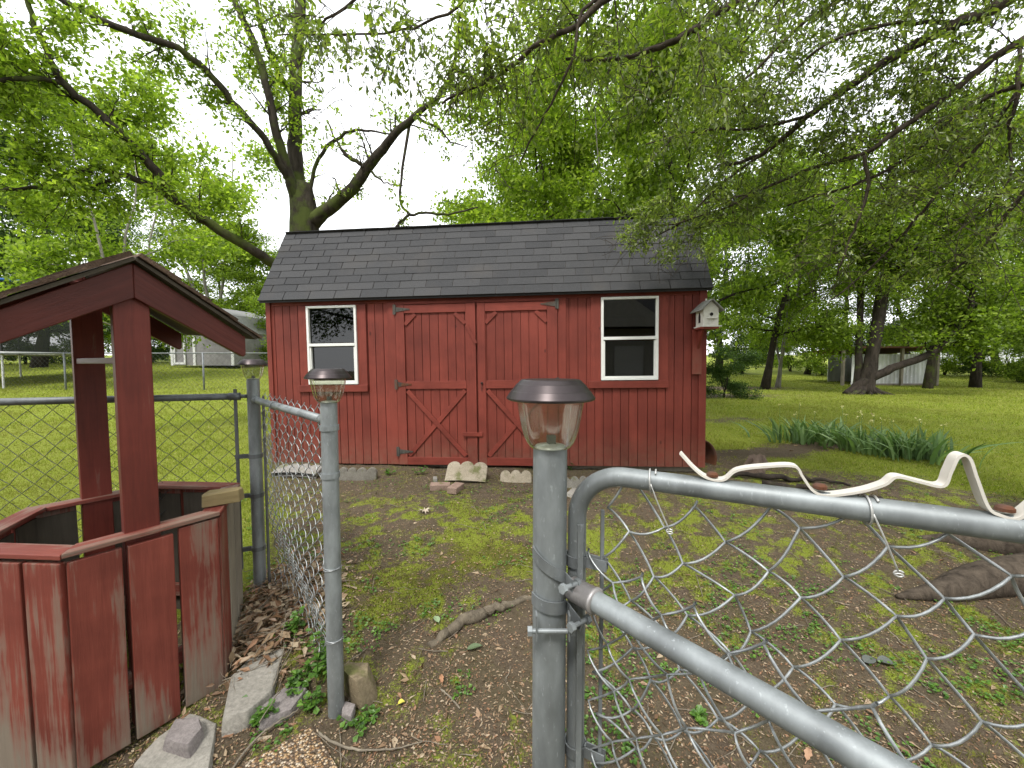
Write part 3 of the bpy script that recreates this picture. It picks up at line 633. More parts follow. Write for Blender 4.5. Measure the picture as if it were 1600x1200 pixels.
def lamp(loc, label, k=1., ribs=8, rot=0):
    r_ = empty('solar_lamp', label, 'solar lamp', loc, (0, 0, rot), 'solar lamps on top of the fence posts'); lamp_parts(r_, k, ribs); return r_

def band(mb, c, R_, z, w_=.022, ext=None, tilt=0.):
    """flat strap round a post, extending to ext (xy direction, length)"""
    th = np.linspace(0, 2*math.pi, 33); rr = R_+.0015
    top = np.stack([c[0]+rr*np.cos(th), c[1]+rr*np.sin(th), z+w_/2+tilt*np.cos(th)], 1); bot = top-[0, 0, w_]
    to2 = top.copy(); to2[:, :2] = np.array(c)[:2]+(to2[:, :2]-np.array(c)[:2])*(1+.003/rr); bo2 = to2-[0, 0, w_]
    v = np.vstack([top, bot, to2, bo2]); n = 33; i = np.arange(n-1)
    mb.add(v, np.vstack([np.stack([i+2*n, i+1+2*n, i+1+3*n, i+3*n], 1)[:, ::-1], np.stack([i, i+1, i+1+2*n, i+2*n], 1)[:, ::-1], np.stack([i+n, i+1+n, i+1+3*n, i+3*n], 1)]))
    if ext is not None:
        d = np.array([ext[0], ext[1], 0.]); L = ext[2]; a = np.array([c[0], c[1], z])
        for s_ in (-1, 1):
            n_ = np.array([-d[1], d[0], 0])*s_*.006
            mb.beam(a+d*R_*.9+n_, a+d*(R_+L)+n_, w_, .0025, (-d[1], d[0], 0))

# ------------------------------------------------------------------ left fence (back post, front post, two runs)
def post_mesh(x, y, z0, z1, r_):
    mb = MB(); mb.tube([(x, y, z0), (x, y, z0+.2), (x, y, z1-.01), (x, y, z1)], r_, 32); return mb
PB = np.array([-1.4175, 2.10]); PF = np.array([-.707, 1.475]); PL_ = np.array([-2.95, 1.56])
ZB = CAMZ-(592-568.6)*2.1/600; ZF = CAMZ-(628-568.6)*1.475/600
def left_fence():
    f = empty('chain_link_fence', 'chain link fence behind the wishing well with two lamp topped posts', 'fence', (PB[0], PB[1], g(*PB)))
    base = Matrix.Translation(-Vector(f.location))
    def put(mb, n_, m_, smooth=True):
        o = mb.build(n_, M[m_], f, smooth=smooth); o.matrix_basis = base; return o
    def postq(p_, z1, n_):
        mb = post_mesh(p_[0], p_[1], g(*p_)-.3, z1, .0305); o = put(mb, n_, 'galv'); return o
    o1 = postq(PB, ZB, 'post'); o2 = postq(PF, ZF, 'post')
    for o in (o1, o2):
        e = o.modifiers.new('e', 'EDGE_SPLIT'); e.split_angle = R(50)
    # run A: to the left
    dA = PL_-PB; LA = np.linalg.norm(dA); dA /= LA; nA = np.array([-dA[1], dA[0], 0]); zA = CAMZ-.176
    a = PB+dA*.032; mb = MB(); mb.tube([(a[0], a[1], zA), (a[0]+dA[0]*.05, a[1]+dA[1]*.05, zA)], .010, 12)
    mb.tube([(PB[0]+dA[0]*.07, PB[1]+dA[1]*.07, zA), (PL_[0], PL_[1], zA)], .0175, 20); put(mb, 'top_rail', 'galv_dark')
    mb = MB(); mb.tube([(PB[0]+dA[0]*.062, PB[1]+dA[1]*.062, zA), (PB[0]+dA[0]*.115, PB[1]+dA[1]*.115, zA)], .0205, 20); put(mb, 'rail_end_cup', 'galv_dark')
    ta = PB+dA*.085; mb = MB(); mb.box((ta[0], ta[1], zA-.46), (.016, .006, 1.0)); put(mb, 'tension_bar', 'galv_dark', False)
    for z in (zA-.33, zA-.55, zA-.85): mb = MB(); band(mb, PB, .0305, z, .022, (dA[0], dA[1], .065)); put(mb, 'tension_band', 'galv_dark', False)
    mb = MB(); z0 = .22
    def mA(u, v, w_): p_ = PB+dA*.085; x = p_[0]+dA[0]*u+nA[0]*(w_+.025*0); y = p_[1]+dA[1]*u+nA[1]*w_; return np.stack([x+nA[0]*-.02, y+nA[1]*-.02, z0+v+.006*np.sin(u*7)], -1)
    chain(mb, LA-.1, zA-z0+.04, .088, .0017, mA, nA, 4, .004, 1, .002, 3); put(mb, 'chain_link_mesh', 'wire_dark')
    # run B: back post to front post
    dB = PF-PB; LB = np.linalg.norm(dB); dB /= LB; nB = np.array([-dB[1], dB[0], 0])
    z1 = CAMZ-(626-568.6)*2.05/600; z2 = CAMZ-(657-568.6)*1.50/600
    a = PB+dB*.033; b = PF-dB*.02; mb = MB(); mb.tube([(a[0], a[1], z1), (b[0], b[1], z2)], .0175, 20); put(mb, 'top_rail', 'galv')
    mb = MB(); a2 = PB+dB*.075; mb.tube([(PB[0]+dB[0]*.03, PB[1]+dB[1]*.03, z1), (a2[0], a2[1], z1+(z2-z1)*.08)], .0205, 20); put(mb, 'rail_end_cup', 'galv'); mb = MB()
    b2 = PF-dB*.07; mb.tube([(b2[0], b2[1], z2+(z1-z2)*.07), (PF[0]-dB[0]*.03, PF[1]-dB[1]*.03, z2)], .0205, 20); put(mb, 'rail_end_cup', 'galv')
    mb = MB(); c_ = PB+dB*.33; th = np.linspace(0, 6.6, 20); zz = z1+(z2-z1)*.35
    mb.tube(np.stack([c_[0]+nB[0]*.021*np.cos(th)+dB[0]*th*.001, c_[1]+nB[1]*.021*np.cos(th)+dB[1]*th*.001, zz+.021*np.sin(th)], 1), .002, 6, ref=(dB[0], dB[1], 0)); put(mb, 'tie_wire', 'wire')
    mb = MB(); tb = PB+dB*.055; mb.box((tb[0]+nB[0]*.03, tb[1]+nB[1]*.03, .75), (.006, .016, 1.05)); put(mb, 'tension_bar', 'galv_dark', False)
    mb = MB()
    def mB(u, v, w_):
        t = u/LB; p_x = PB[0]+dB[0]*(u+.05); p_y = PB[1]+dB[1]*(u+.05); gz = G(p_x, p_y)+.02; top = z1+(z2-z1)*t+.045
        q = v/1.10; bel = .035*np.sin(v*5+u*4)+.02*np.sin(v*11)
        o = .030+w_+bel*np.clip(1-q, 0, 1)
        return np.stack([p_x+nB[0]*o, p_y+nB[1]*o, gz+(top-gz)*q], -1)
    chain(mb, LB-.09, 1.10, .075, .0019, mB, nB, 5, .007, 2, .0035, 4); put(mb, 'chain_link_mesh', 'wire')
    for z in (ZF-.10, ZF-.285):
        mb = MB(); band(mb, PF, .0305, z, .020); put(mb, 'tension_band', 'galv', False)
    for z in (ZF-.66, ZF-.95):
        mb = MB(); th = np.linspace(0, 12.6, 50); mb.tube(np.stack([PF[0]+.0325*np.cos(th), PF[1]+.0325*np.sin(th), z+th*.0009+.008*np.sin(th*.5)], 1), .0018, 6); put(mb, 'tie_wire', 'wire')
    return f
left_fence()
lamp((PF[0], PF[1], ZF-.004), 'solar lamp on the middle post with ribbed clear shade and dark cap', 1.06, 16)
lamp((PB[0], PB[1], ZB-.004), 'small far solar lamp on the post behind the wishing well', .9, 18)

# ------------------------------------------------------------------ gate post, its rail and mesh
GP = np.array([.0685, .683]); ZG = CAMZ-(700-568.6)*.683/600
RA = P(905, 925, .66); RB = P(1440, 1235, .345)
def gate_post_fence():
    f = empty('gate_post', 'thick grey gate post in the foreground with low rail and wire mesh attached', 'fence post', (GP[0], GP[1], 0))
    base = Matrix.Translation(-Vector(f.location))
    def put(mb, n_, m_, smooth=True, sp=False):
        o = mb.build(n_, M[m_], f, smooth=smooth); o.matrix_basis = base
        if sp: e = o.modifiers.new('e', 'EDGE_SPLIT'); e.split_angle = R(50)
        return o
    put(post_mesh(GP[0], GP[1], -.3, ZG, .0305), 'pipe', 'galv', True, True)
    d = RB-RA; L = np.linalg.norm(d); d /= L; E_ = RA+d*1.1
    put(MB().tube([RA, RA+d*.3, E_], .0175, 28), 'rail', 'galv', True, True)
    put(MB().tube([RA-d*.016, RA+d*.030, RA+d*.032, RA+d*.036, RA+d*.038], [.0205, .0205, .0225, .0225, .0205], 32), 'rail_end_cup', 'cup', True, True)
    # strap from post to the end cup
    def strap(z, drop, ang0, ang1, end, w_=.022):
        n = 26; th = np.linspace(ang0, ang1, n); pts = [(GP[0]+.0325*math.cos(t), GP[1]+.0325*math.sin(t), z-drop*i/n) for i, t in enumerate(th)]
        pts += [tuple(end)]; p_ = catmull(np.array(pts), 2); mb = MB(); h = np.array([0, 0, w_/2]); N = len(p_)
        c = p_-np.array([GP[0], GP[1], 0]); c[:, 2] = 0; c = unit(c)*.0028
        v = np.vstack([p_+h, p_-h, p_+c+h, p_+c-h]); i = np.arange(N-1)
        mb.add(v, np.vstack([np.stack([i, i+1, i+1+N, i+N], 1), np.stack([i+2*N, i+3*N, i+3*N+1, i+2*N+1], 1), np.stack([i, i+2*N, i+2*N+1, i+1], 1), np.stack([i+N, i+1+N, i+1+3*N, i+3*N], 1)]))
        return mb
    z1 = CAMZ-(868-568.6)*.67/600; z2 = CAMZ-(945-568.6)*.67/600
    e1 = P(893, 915, .645); e2 = P(905, 975, .640)
    put(strap(z1, .045, R(205), R(318), e1), 'brace_band', 'galv_dull', False); put(strap(z2, .012, R(200), R(325), e2), 'brace_band', 'galv_dull', False)
    def bolt(a, b, r_=.0042):
        mb = MB(); mb.tube([a, b], r_, 12); dd = (b-a)/np.linalg.norm(b-a); mb.tube([a-dd*.004, a+dd*.004], .0085, 6); mb.tube([b-dd*.009, b-dd*.001], .008, 6); return mb
    put(bolt(P(880, 920, .634), P(905, 910, .66)), 'bolt', 'galv', False)
    put(bolt(P(828, 986, .640), P(899, 986, .640)), 'bolt', 'galv', False)
    put(bolt(P(893, 980, .630), P(921, 966, .655)), 'bolt', 'galv', False)
    for px in (838, 889): put(MB().box(P(px, 978, .640), (.0026, .016, .045)), 'clamp_plate', 'galv_dull', False)
    # tension bar beside the post, mesh running down along the rail
    t0 = P(907, 820, .668); put(MB().box((t0[0], t0[1], t0[2]/2), (.010, .005, t0[2])), 'tension_bar', 'galv', False)
    n_ = np.cross(d, [0, 0, 1.]); n_ /= np.linalg.norm(n_); dh = np.array([d[0], d[1], 0]); dh /= np.linalg.norm(dh); sl = d[2]/math.hypot(d[0], d[1])
    mb = MB(); top = t0[2]-.012
    def mp(u, v, w_): sag = .02*np.sin(u*9); b = v-1.0; return np.stack([t0[0]+dh[0]*u+n_[0]*(w_-.006-.022*min(1, 1)+.004*np.sin(v*9)), t0[1]+dh[1]*u+n_[1]*(w_-.028), top+b*(1-.05*np.sin(u*6))-u*.10], -1)
    chain(mb, .64, 1.0, .096, .0020, mp, n_, 6, .008, 11, .006, 6); put(mb, 'chain_link_mesh', 'wire')
gate_post_fence()
lamp((GP[0], GP[1], ZG-.002), 'large near solar lamp on the gate post with plain clear bowl and chipped dark cap', 1.0, 9, .3)

def gate():
    A = P(901, 900, .70); A[2] = 0; top = CAMZ-(745-568.6)*.69/600+.005
    B = P(1600, 828, .452); d = np.array([B[0]-A[0], B[1]-A[1], 0]); sl = (B[2]-top)/np.linalg.norm(d[:2]); d /= np.linalg.norm(d); n_ = np.array([-d[1], d[0], 0])
    f = empty('fence_gate', 'open chain link gate with rounded corner and white strap on its top tube', 'gate', (A[0], A[1], 0)); base = Matrix.Translation(-Vector(f.location))
    def put(mb, nm, m_, smooth=True):
        o = mb.build(nm, M[m_], f, smooth=smooth); o.matrix_basis = base; return o
    Wg = 1.15; rad = .085; zb = .12
    def at(u, z, w_=0): return A+d*u+n_*w_+np.array([0, 0, z])
    tz = lambda u: top+sl*u
    arc = [at(rad-rad*math.cos(t), tz(rad)-rad+rad*math.sin(t)) for t in np.linspace(0, math.pi/2, 14)]
    arc2 = [at(Wg-rad+rad*math.sin(t), tz(Wg)-rad+rad*math.cos(t)) for t in np.linspace(0, math.pi/2, 10)]
    path = [at(0, zb), at(0, .6), at(0, tz(0)-rad-.05)]+arc+[at(.4, tz(.4)), at(.8, tz(.8))]+arc2+[at(Wg, .6), at(Wg, zb)]
    put(MB().tube(path, .0168, 24, ref=n_), 'frame', 'galv'); put(MB().tube([at(.017, zb+.01), at(Wg-.017, zb+.01)], .0168, 20), 'bottom_rail', 'galv')
    tu = .047
    put(MB().box(at(tu, (tz(0)-.07+zb)/2+.02), (.006, .006, tz(0)-zb-.1)), 'tension_bar', 'galv_dull', False)
    for z in (tz(0)-.165, .72, .4):
        mb = MB(); band(mb, A, .0168, z, .020, (d[0], d[1], .04)); put(mb, 'tension_band', 'galv_dull', False)
    mb = MB(); H = tz(0)-zb+.0
    def mp(u, v, w_):
        q = v/H; uu = tu+u; t = tz(uu)-.004+.004*np.sin(uu*20)
        bulge = .012*np.sin(uu*5+v*6); sag = -.028*np.sin(np.clip((uu-.05)/.28, 0, 1)*math.pi)*np.clip(q*3-2, 0, 1)
        return np.stack([A[0]+d[0]*uu+n_[0]*(w_+bulge), A[1]+d[1]*uu+n_[1]*(w_+bulge), zb+(t-zb)*q+sag], -1)
    chain(mb, Wg-.06, H, .098, .0021, mp, n_, 6, .008, 21, .0085, 6); put(mb, 'chain_link_mesh', 'wire')
    for u in (.13, .41):
        th = np.linspace(0, 8.5, 30); c = at(u, tz(u)); mb = MB()
        mb.tube(np.array([c+n_*.0195*math.cos(t)+np.array([0, 0, .0195*math.sin(t)])+d*(.0015*t-.006) for t in th]), .0015, 6, ref=d)
        q = np.array([c+n_*-.019, c+n_*-.02+d*.012+np.array([0, 0, -.03]), c+n_*-.012+d*.03+np.array([0, 0, -.075])]); mb.tube(catmull(q, 5), .0012, 6)
        e = q[-1]; mb.tube([e+d*(.0045*math.cos(t))+np.array([0, 0, .003*math.sin(t)-.0006*t]) for t in np.linspace(0, 9, 20)], .0013, 5); o = put(mb, 'tie_wire', 'wire')
        o.data.materials.clear(); o.data.materials.append(M['tie'])
    # white plastic strap looped along the tube
    s = MB(); prof = [(1063, 707), (1085, 731), (1105, 745), (1130, 748), (1152, 733), (1200, 727), (1240, 727), (1252, 742), (1268, 764), (1290, 772), (1340, 766), (1378, 755), (1397, 743), (1430, 750), (1468, 757), (1480, 735), (1492, 712), (1508, 713), (1520, 745), (1538, 790), (1560, 803), (1585, 806), (1620, 780)]
    def atpx(px, py):
        r_ = P(px, py, 1.)-np.array([0, 0, CAMZ]); t = ((A-[0, 0, CAMZ])@n_)/(r_@n_); q = np.array([0, 0, CAMZ])+r_*t; return q
    c = catmull(np.array([atpx(*q) for q in prof]), 6); t = unit(np.gradient(c, axis=0)); up = unit(np.cross(t, n_))*.0016; wv = n_*.0095
    N = len(c); v = np.vstack([c+wv+up, c-wv+up, c-wv-up, c+wv-up]); i = np.arange(N-1); fs = []
    for a_ in range(4): b_ = (a_+1) % 4; fs.append(np.stack([i+a_*N, i+1+a_*N, i+1+b_*N, i+b_*N], 1))
    s.add(v, np.vstack(fs)); s.add(np.array([v[0], v[N], v[2*N], v[3*N]]), [[0, 1, 2, 3]])
    o = s.build('plastic_strap', M['white_plastic'], smooth=True); e = o.modifiers.new('e', 'EDGE_SPLIT'); e.split_angle = R(40)
    tag(o, 'wavy white plastic strap riveted along the top tube of the gate', 'strap')
    for px, py in ((1113, 744), (1281, 763), (1570, 798)):
        q = atpx(px, py); mb = MB(); mb.lathe([(.0, .007), (.006, .0065), (.0085, .004), (.0085, 0)], 14); mb.build('rivet', M['rust'], o, mat=Matrix.Translation(Vector(q)))
gate()

# ------------------------------------------------------------------ wishing well
def well():
    C0 = np.array([-1.67, 1.617]); s = .438; HW = .735; z0 = .09
    root = empty('wishing_well', 'weathered red wooden wishing well with plank sides and small pitched roof', 'wishing well', (C0[0], C0[1], z0)); r = rs(9)
    V = [np.array([s*math.cos(R(a)), s*math.sin(R(a))]) for a in (-123.6, -63.6, -3.6, 56.4, 116.4, 176.4)]
    for i in range(6):
        a, b = V[i], V[(i+1) % 6]; t = (b-a)/s; nn = np.array([t[1], -t[0]])
        wd = .132; gap = (s-3*wd)/3
        for k in range(3):
            c = a+t*(gap/2+wd/2+k*(wd+gap))+nn*(-.012)
            mb = MB(); mb.box((0, 0, HW/2-.024), (wd-r.uniform(0, .004), .022, HW))
            zo = r.uniform(-.012, .003)
            Mx = Matrix.Translation((c[0], c[1], zo-.0))@Matrix.Rotation(math.atan2(t[1], t[0]), 4, 'Z')@Matrix.Rotation(r.uniform(-.008, .008), 4, 'Y')
            mb.build('plank', M['grey_wood'] if i in (2,) and k > 0 else M['well_z'], root, bevel=.003, mat=Mx)
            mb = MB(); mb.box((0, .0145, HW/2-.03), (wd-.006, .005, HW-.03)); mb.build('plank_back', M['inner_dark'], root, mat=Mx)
        # mitred rim board
        Lo = s+.012; ro = lambda q, off: q*(1+off/(s*.866))
        A1, B1, A2, B2 = ro(a, .003), ro(b, .003), ro(a, -.072), ro(b, -.072)
        e = .0012; A1 = A1+t*e; A2 = A2+t*e; B1 = B1-t*e; B2 = B2-t*e
        vv = [(*A1, 0), (*B1, 0), (*B2, 0), (*A2, 0)]; ang = math.atan2(t[1], t[0]); ca, sa = math.cos(ang), math.sin(ang)
        loc = (A1+B1)/2; pts = []
        for zz in (.018, .036):
            for q in (A1, B1, B2, A2):
                w_ = q-loc; pts.append((w_[0]*ca+w_[1]*sa, -w_[0]*sa+w_[1]*ca, zz))
        mb = MB(); mb.add(pts, [[3, 2, 1, 0], [4, 5, 6, 7], [0, 1, 5, 4], [1, 2, 6, 5], [2, 3, 7, 6], [3, 0, 4, 7]])
        mb.build('rim_board', M['well_x'], root, bevel=.003, mat=Matrix.Translation((loc[0], loc[1], HW-.036+(.004 if i % 2 else 0)))@Matrix.Rotation(ang, 4, 'Z'))
        mb = MB(); m_ = (a+b)/2*(1-.045/(s*.866)); mb.box((0, 0, 0), (s-.09, .02, .06)); mb.build('inner_rail', M['well_x'], root, mat=Matrix.Translation((m_[0], m_[1], .18))@Matrix.Rotation(ang, 4, 'Z'))
    # posts
    ax = np.array([-.866, .5]); sd_ = np.array([.5, .866])
    def rel(x, y, z): return np.array([x-C0[0], y-C0[1], z-z0])
    za, zb_ = CAMZ+.376, CAMZ+.425
    A = rel(-1.358, 1.40, za); B = rel(-2.03, 1.835, zb_)
    for (x, y, zt) in ((-1.405, 1.425, za-.045), (-1.972, 1.792, zb_-.05)):
        q = rel(x, y, 0); mb = MB(); mb.box((0, 0, (zt-z0)/2), (.100, .038, zt-z0)); mb.build('post', M['well_post'], root, bevel=.003, mat=Matrix.Translation((q[0], q[1], 0))@Matrix.Rotation(R(57), 4, 'Z'))
    q0 = rel(-1.43, 1.45, CAMZ+.012); q1 = rel(-1.95, 1.78, CAMZ+.012); sh = np.array([sd_[0], sd_[1], 0])*-.03
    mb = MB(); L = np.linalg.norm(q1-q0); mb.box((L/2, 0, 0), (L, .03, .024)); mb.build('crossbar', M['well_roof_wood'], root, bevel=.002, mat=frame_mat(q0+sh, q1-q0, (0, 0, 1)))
    # rafters & roof panels
    ang = R(33.5); axv = (B-A)/np.linalg.norm(B-A)
    for sg in (1, -1):
        dn = np.array([sd_[0]*sg*math.cos(ang), sd_[1]*sg*math.cos(ang), -math.sin(ang)]); nr = np.cross(axv, dn); nr = nr if nr[2] > 0 else -nr; nr = nr/np.linalg.norm(nr)
        for E_, off in ((A, .012), (B, -.03)):
            LR = .445; hgt = .105
            # board with vertical end cuts: profile in (along, up) plane
            o_ = E_+axv*off; hx = LR*math.cos(ang); hz = LR*math.sin(ang); hv = hgt/math.cos(ang)
            pr = [(0, 0), (hx-.01, -hz), (hx-.01, -hz-hv*.62), (hx-.02, -hz-hv*.70), (0, -hv)]; pr = [(x, z-.012) for x, z in pr]
            # local frame X along the slope so the grain follows
            Xl = dn; Mf = frame_mat(o_, Xl, nr); Mi = Mf.inverted(); pts = []
            for tt in (0, .036):
                for x, z in pr:
                    pw = o_+np.array([sd_[0]*sg*x, sd_[1]*sg*x, z])+axv*tt; pts.append(tuple(Mi@Vector(pw)))
            mb = MB(); n5 = 5; mb.addn(pts, [list(range(5)), list(range(5, 10))[::-1]]+[[i, n5+i, n5+(i+1) % 5, (i+1) % 5] for i in range(5)])
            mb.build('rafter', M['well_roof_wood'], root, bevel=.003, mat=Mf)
        # plywood deck and shingle layer
        S0 = A-axv*.015; L = np.linalg.norm(B-A)+.035; Wd = .475
        Mf = frame_mat(S0+nr*.002, dn, nr); Mi = Mf.inverted(); ya = (Mi.to_3x3()@Vector(axv)); sgy = 1 if ya.y > 0 else -1
        mb = MB(); mb.box((Wd/2, sgy*L/2, .0), (Wd, L, .012)); o = mb.build('roof_panel', M['inner_dark'], root, mat=Mf)  # deck made dark; the shade below it is put into its colour
        mb = MB(); x = Wd+.012
        for k in range(4):
            n_ = 14; x1 = x; x0 = max(x-.15, 0); x -= .118
            for j in range(3):
                y0_ = sgy*(-.012+(L+.024)*j/3); y1_ = sgy*(-.012+(L+.024)*(j+1)/3-.003); zt = .012+.004*k+r.uniform(0, .003); zl = .009
                pts = []
                for yy in (y0_, y1_):
                    for (xx, zz) in ((x0, zl), (x1, zl+(.004 if k else -.002)), (x1+r.uniform(-.004, .004), zt+.005), (x0, zt)): pts.append((xx, yy+r.uniform(-.002, .002), zz))
                mb.add(pts, [[0, 1, 2, 3], [7, 6, 5, 4], [0, 4, 5, 1], [1, 5, 6, 2], [2, 6, 7, 3], [3, 7, 4, 0]])
        mb.build('roof_shingles', M['well_shingle'], o)
    # block resting on the rim
    V2 = V[2]; 
    mb = MB(); pr = [(-.075, -.03), (.06, -.04), (.078, .0), (.07, .034), (-.05, .04), (-.078, .01)]
    v = [(x, y, 0) for x, y in pr]+[(x*.96, y*.95, .052+.006*math.sin(i*2)) for i, (x, y) in enumerate(pr)]
    mb.addn(v, [list(range(6))[::-1], list(range(6, 12))]+[[i, (i+1) % 6, 6+(i+1) % 6, 6+i] for i in range(6)])
    o = mb.build('wood_block', M['block_wood'], bevel=.004); o.location = (C0[0]+V[2][0]-.058, C0[1]+V[2][1]+.10, z0+HW+.006); o.rotation_euler = (.02, -.03, R(35))
    tag(o, 'mossy cut block of wood resting on the rim of the wishing well', 'wood block')
well()

# ------------------------------------------------------------------ stones, slabs, odds and ends
def rock(name, pts, h, m_, label, cat, group=None, bev=.008, seed=0, amp=.006, top=.9, zoff=0, rot=(0, 0, 0)):
    """irregular block: outline pts (world xy), height h"""
    r = rs(seed); p_ = np.array(pts, float); c = p_.mean(0); z = g(*c)+zoff; q = p_-c; n = len(q)
    bm = bmesh.new(); lo = [bm.verts.new((x, y, -.03)) for x, y in q]; hi = [bm.verts.new((x*top+r.normal(0, amp), y*top+r.normal(0, amp), h+r.normal(0, amp))) for x, y in q]
    bm.faces.new(lo[::-1]); bm.faces.new(hi)
    for i in range(n): bm.faces.new((lo[i], lo[(i+1) % n], hi[(i+1) % n], hi[i]))
    bmesh.ops.bevel(bm, geom=bm.edges[:], offset=bev, segments=2, affect='EDGES', profile=.6)
    bmesh.ops.triangulate(bm, faces=[f for f in bm.faces if len(f.verts) > 4])
    bmesh.ops.subdivide_edges(bm, edges=[e for e in bm.edges if e.calc_length() > .03], cuts=2, use_grid_fill=True)
    for v in bm.verts:
        k = fbm(v.co.x*22+seed, v.co.y*22+v.co.z*15, seed, 3)-.5; v.co += Vector((0, 0, float(k)*amp*2.2))+v.co.normalized()*float(k)*amp*1.2
    me = bpy.data.meshes.new(name); bm.to_mesh(me); bm.free(); me.materials.append(M[m_]); 
    for pl in me.polygons: pl.use_smooth = True
    o = bpy.data.objects.new(name, me); col.objects.link(o); o.location = (c[0], c[1], z); o.rotation_euler = rot
    e = o.modifiers.new('e', 'EDGE_SPLIT'); e.split_angle = R(38)
    return tag(o, label, cat, group)
def gp(px, py):                                # point of the ground seen at a pixel
    Y = 1.5
    for _ in range(30):
        q = P(px, py, Y); dz = float(Gs(q[0], q[1])); k = (P(px, py, 1.)[2]-CAMZ)
        Y = Y*.5+.5*(dz-CAMZ)/k
    q = P(px, py, Y); return q[0], q[1]
rock('paving_slab', [gp(385, 1145), gp(430, 1098), gp(446, 1010), gp(400, 1012), gp(360, 1075), gp(345, 1160)], .045, 'concrete', 'broken grey slab lying flat beside the wishing well planks', 'paving slab', seed=1)
rock('paving_slab', [gp(200, 1215), gp(330, 1230), gp(345, 1130), gp(300, 1125), gp(250, 1160)], .03, 'concrete', 'flat grey slab under the small block in front of the wishing well', 'paving slab', seed=2)
rock('edging_stone', [gp(248, 1190), gp(300, 1205), gp(322, 1165), gp(318, 1143), gp(268, 1150)], .04, 'stone_p', 'rounded purple grey block on the slab below the wishing well', 'block', seed=3, bev=.014, zoff=.03)
rock('stone', [gp(402, 1148), gp(455, 1120), gp(484, 1082), gp(478, 1062), gp(440, 1080), gp(404, 1120)], .03, 'stone_p', 'flat grey stone sunk in soil between the slab and the middle post', 'stone', seed=4)
rock('stone', [gp(538, 1088), gp(566, 1120), gp(590, 1088), gp(588, 1060), gp(574, 1058), gp(548, 1072)], .105, 'stone', 'angular brown stone leaning at the foot of the middle post', 'stone', seed=5, bev=.006, amp=.01, top=.82, rot=(.1, -.12, 0))
rock('stone', [gp(532, 1130), gp(553, 1134), gp(556, 1112), gp(536, 1110)], .03, 'stone_p', 'small grey stone at the bottom of the middle post', 'stone', seed=6)
def aggregate():
    m, n, b = mat('exposed_aggregate', .7, 0, .35); v = coords(n); vo = n.nodes.new('ShaderNodeTexVoronoi'); vo.inputs['Scale'].default_value = 110; n.links.new(v, vo.inputs['Vector'])
    cs = n.nodes.new('ShaderNodeSeparateColor'); n.links.new(vo.outputs['Color'], cs.inputs[0])
    c = ramp(n, cs.outputs[0], [(0, (.16, .08, .035)), (.3, (.35, .21, .10)), (.6, (.48, .34, .19)), (.85, (.62, .54, .42)), (1, (.25, .17, .12))])
    c = mixc(n, ramp(n, vo.outputs['Distance'], [(.45, (0, 0, 0)), (.62, (1, 1, 1))]), c, (.10, .07, .045)); n.links.new(c, b.inputs['Base Color'])
    inv = math_(n, 'SUBTRACT', 1., vo.outputs['Distance']); bump(n, b, inv, .9, .012); M['agg'] = m
    rock('stepping_slab', [gp(368, 1212), gp(488, 1135), gp(530, 1212), gp(520, 1300), gp(380, 1300)], .035, 'agg', 'pebbled tan aggregate slab corner at the foot of the middle post', 'paving slab', seed=7, amp=.001, top=.99, bev=.004)
aggregate()
# scalloped edging stones along the shed
def scallop(px, py, L, rz, label, m_='concrete_d', lean=0., n_=4, h=.12, z=0):
    x, y = gp(px, py); mb = MB(); k = 10*n_; t = np.linspace(0, 1, k+1); zt = h-.045+.045*np.abs(np.sin(t*n_*math.pi))**.6; th = .05; v = []
    cur = .05*np.sin(t*math.pi)
    for yy in (-th/2, th/2):
        for i in range(k+1): v.append(((t[i]-.5)*L, yy-cur[i]*.4, -.05))
        for i in range(k+1): v.append(((t[i]-.5)*L, yy*.8-cur[i]*.4, zt[i]))
    K = k+1; i = np.arange(k)
    mb.add(v, np.vstack([np.stack([i, i+1, i+1+K, i+K], 1), np.stack([i+2*K, i+3*K, i+1+3*K, i+1+2*K], 1), np.stack([i+K, i+1+K, i+1+3*K, i+3*K], 1), [[0, K, 3*K, 2*K]], [[K-1, 3*K-1, 4*K-1, 2*K-1]]]))
    o = mb.build('edging_stone', M[m_], bevel=.006); o.location = (x, y, g(x, y)+z); o.rotation_euler = (lean, 0, rz); tag(o, label, 'edging stone', 'scalloped edging stones along the shed front'); return o
scallop(463, 744, .50, -.1, 'pale scalloped edging stone lying back under the left window seen through mesh', 'concrete_l', -1.2, 4, .12, .04)
scallop(560, 748, .40, -.05, 'upright scalloped edging stone just right of the middle post', 'concrete_d', 0, 4, .13)
scallop(728, 754, .42, -.12, 'broad scalloped edging stone leaning before the shed doors', 'tan_stone', -.75, 3, .17, .03)
scallop(806, 752, .32, .0, 'low curved edging stone left of the gate post under the right door', 'tan_stone', -.6, 3, .10, .0)
scallop(905, 757, .36, .1, 'darker edging stone right of the gate post at the shed base', 'concrete_d', -.6, 4, .10, .0)
rock('stone', [gp(880, 775), gp(925, 782), gp(930, 768), gp(890, 765)], .04, 'concrete', 'flat pale stone just behind the gate hinge corner', 'stone', seed=12)
rock('stone', [gp(676, 756), gp(684, 756), gp(684, 751), gp(676, 751)], .035, 'concrete_l', 'round white pebble beside the bricks at the shed doors', 'pebble', seed=14, amp=.002)
for i, (px, py, rz, lb) in enumerate(((688, 766, .1, 'left brick lying before the shed doors'), (712, 769, 1.3, 'right brick lying end on before the shed doors'))):
    x, y = gp(px, py); mb = MB(); mb.box((0, 0, .03), (.19, .095, .06)); o = mb.build('brick', M['brick'], bevel=.006); o.location = (x, y, g(x, y)); o.rotation_euler = (.03, .02, rz); tag(o, lb, 'brick', 'bricks before the shed doors')

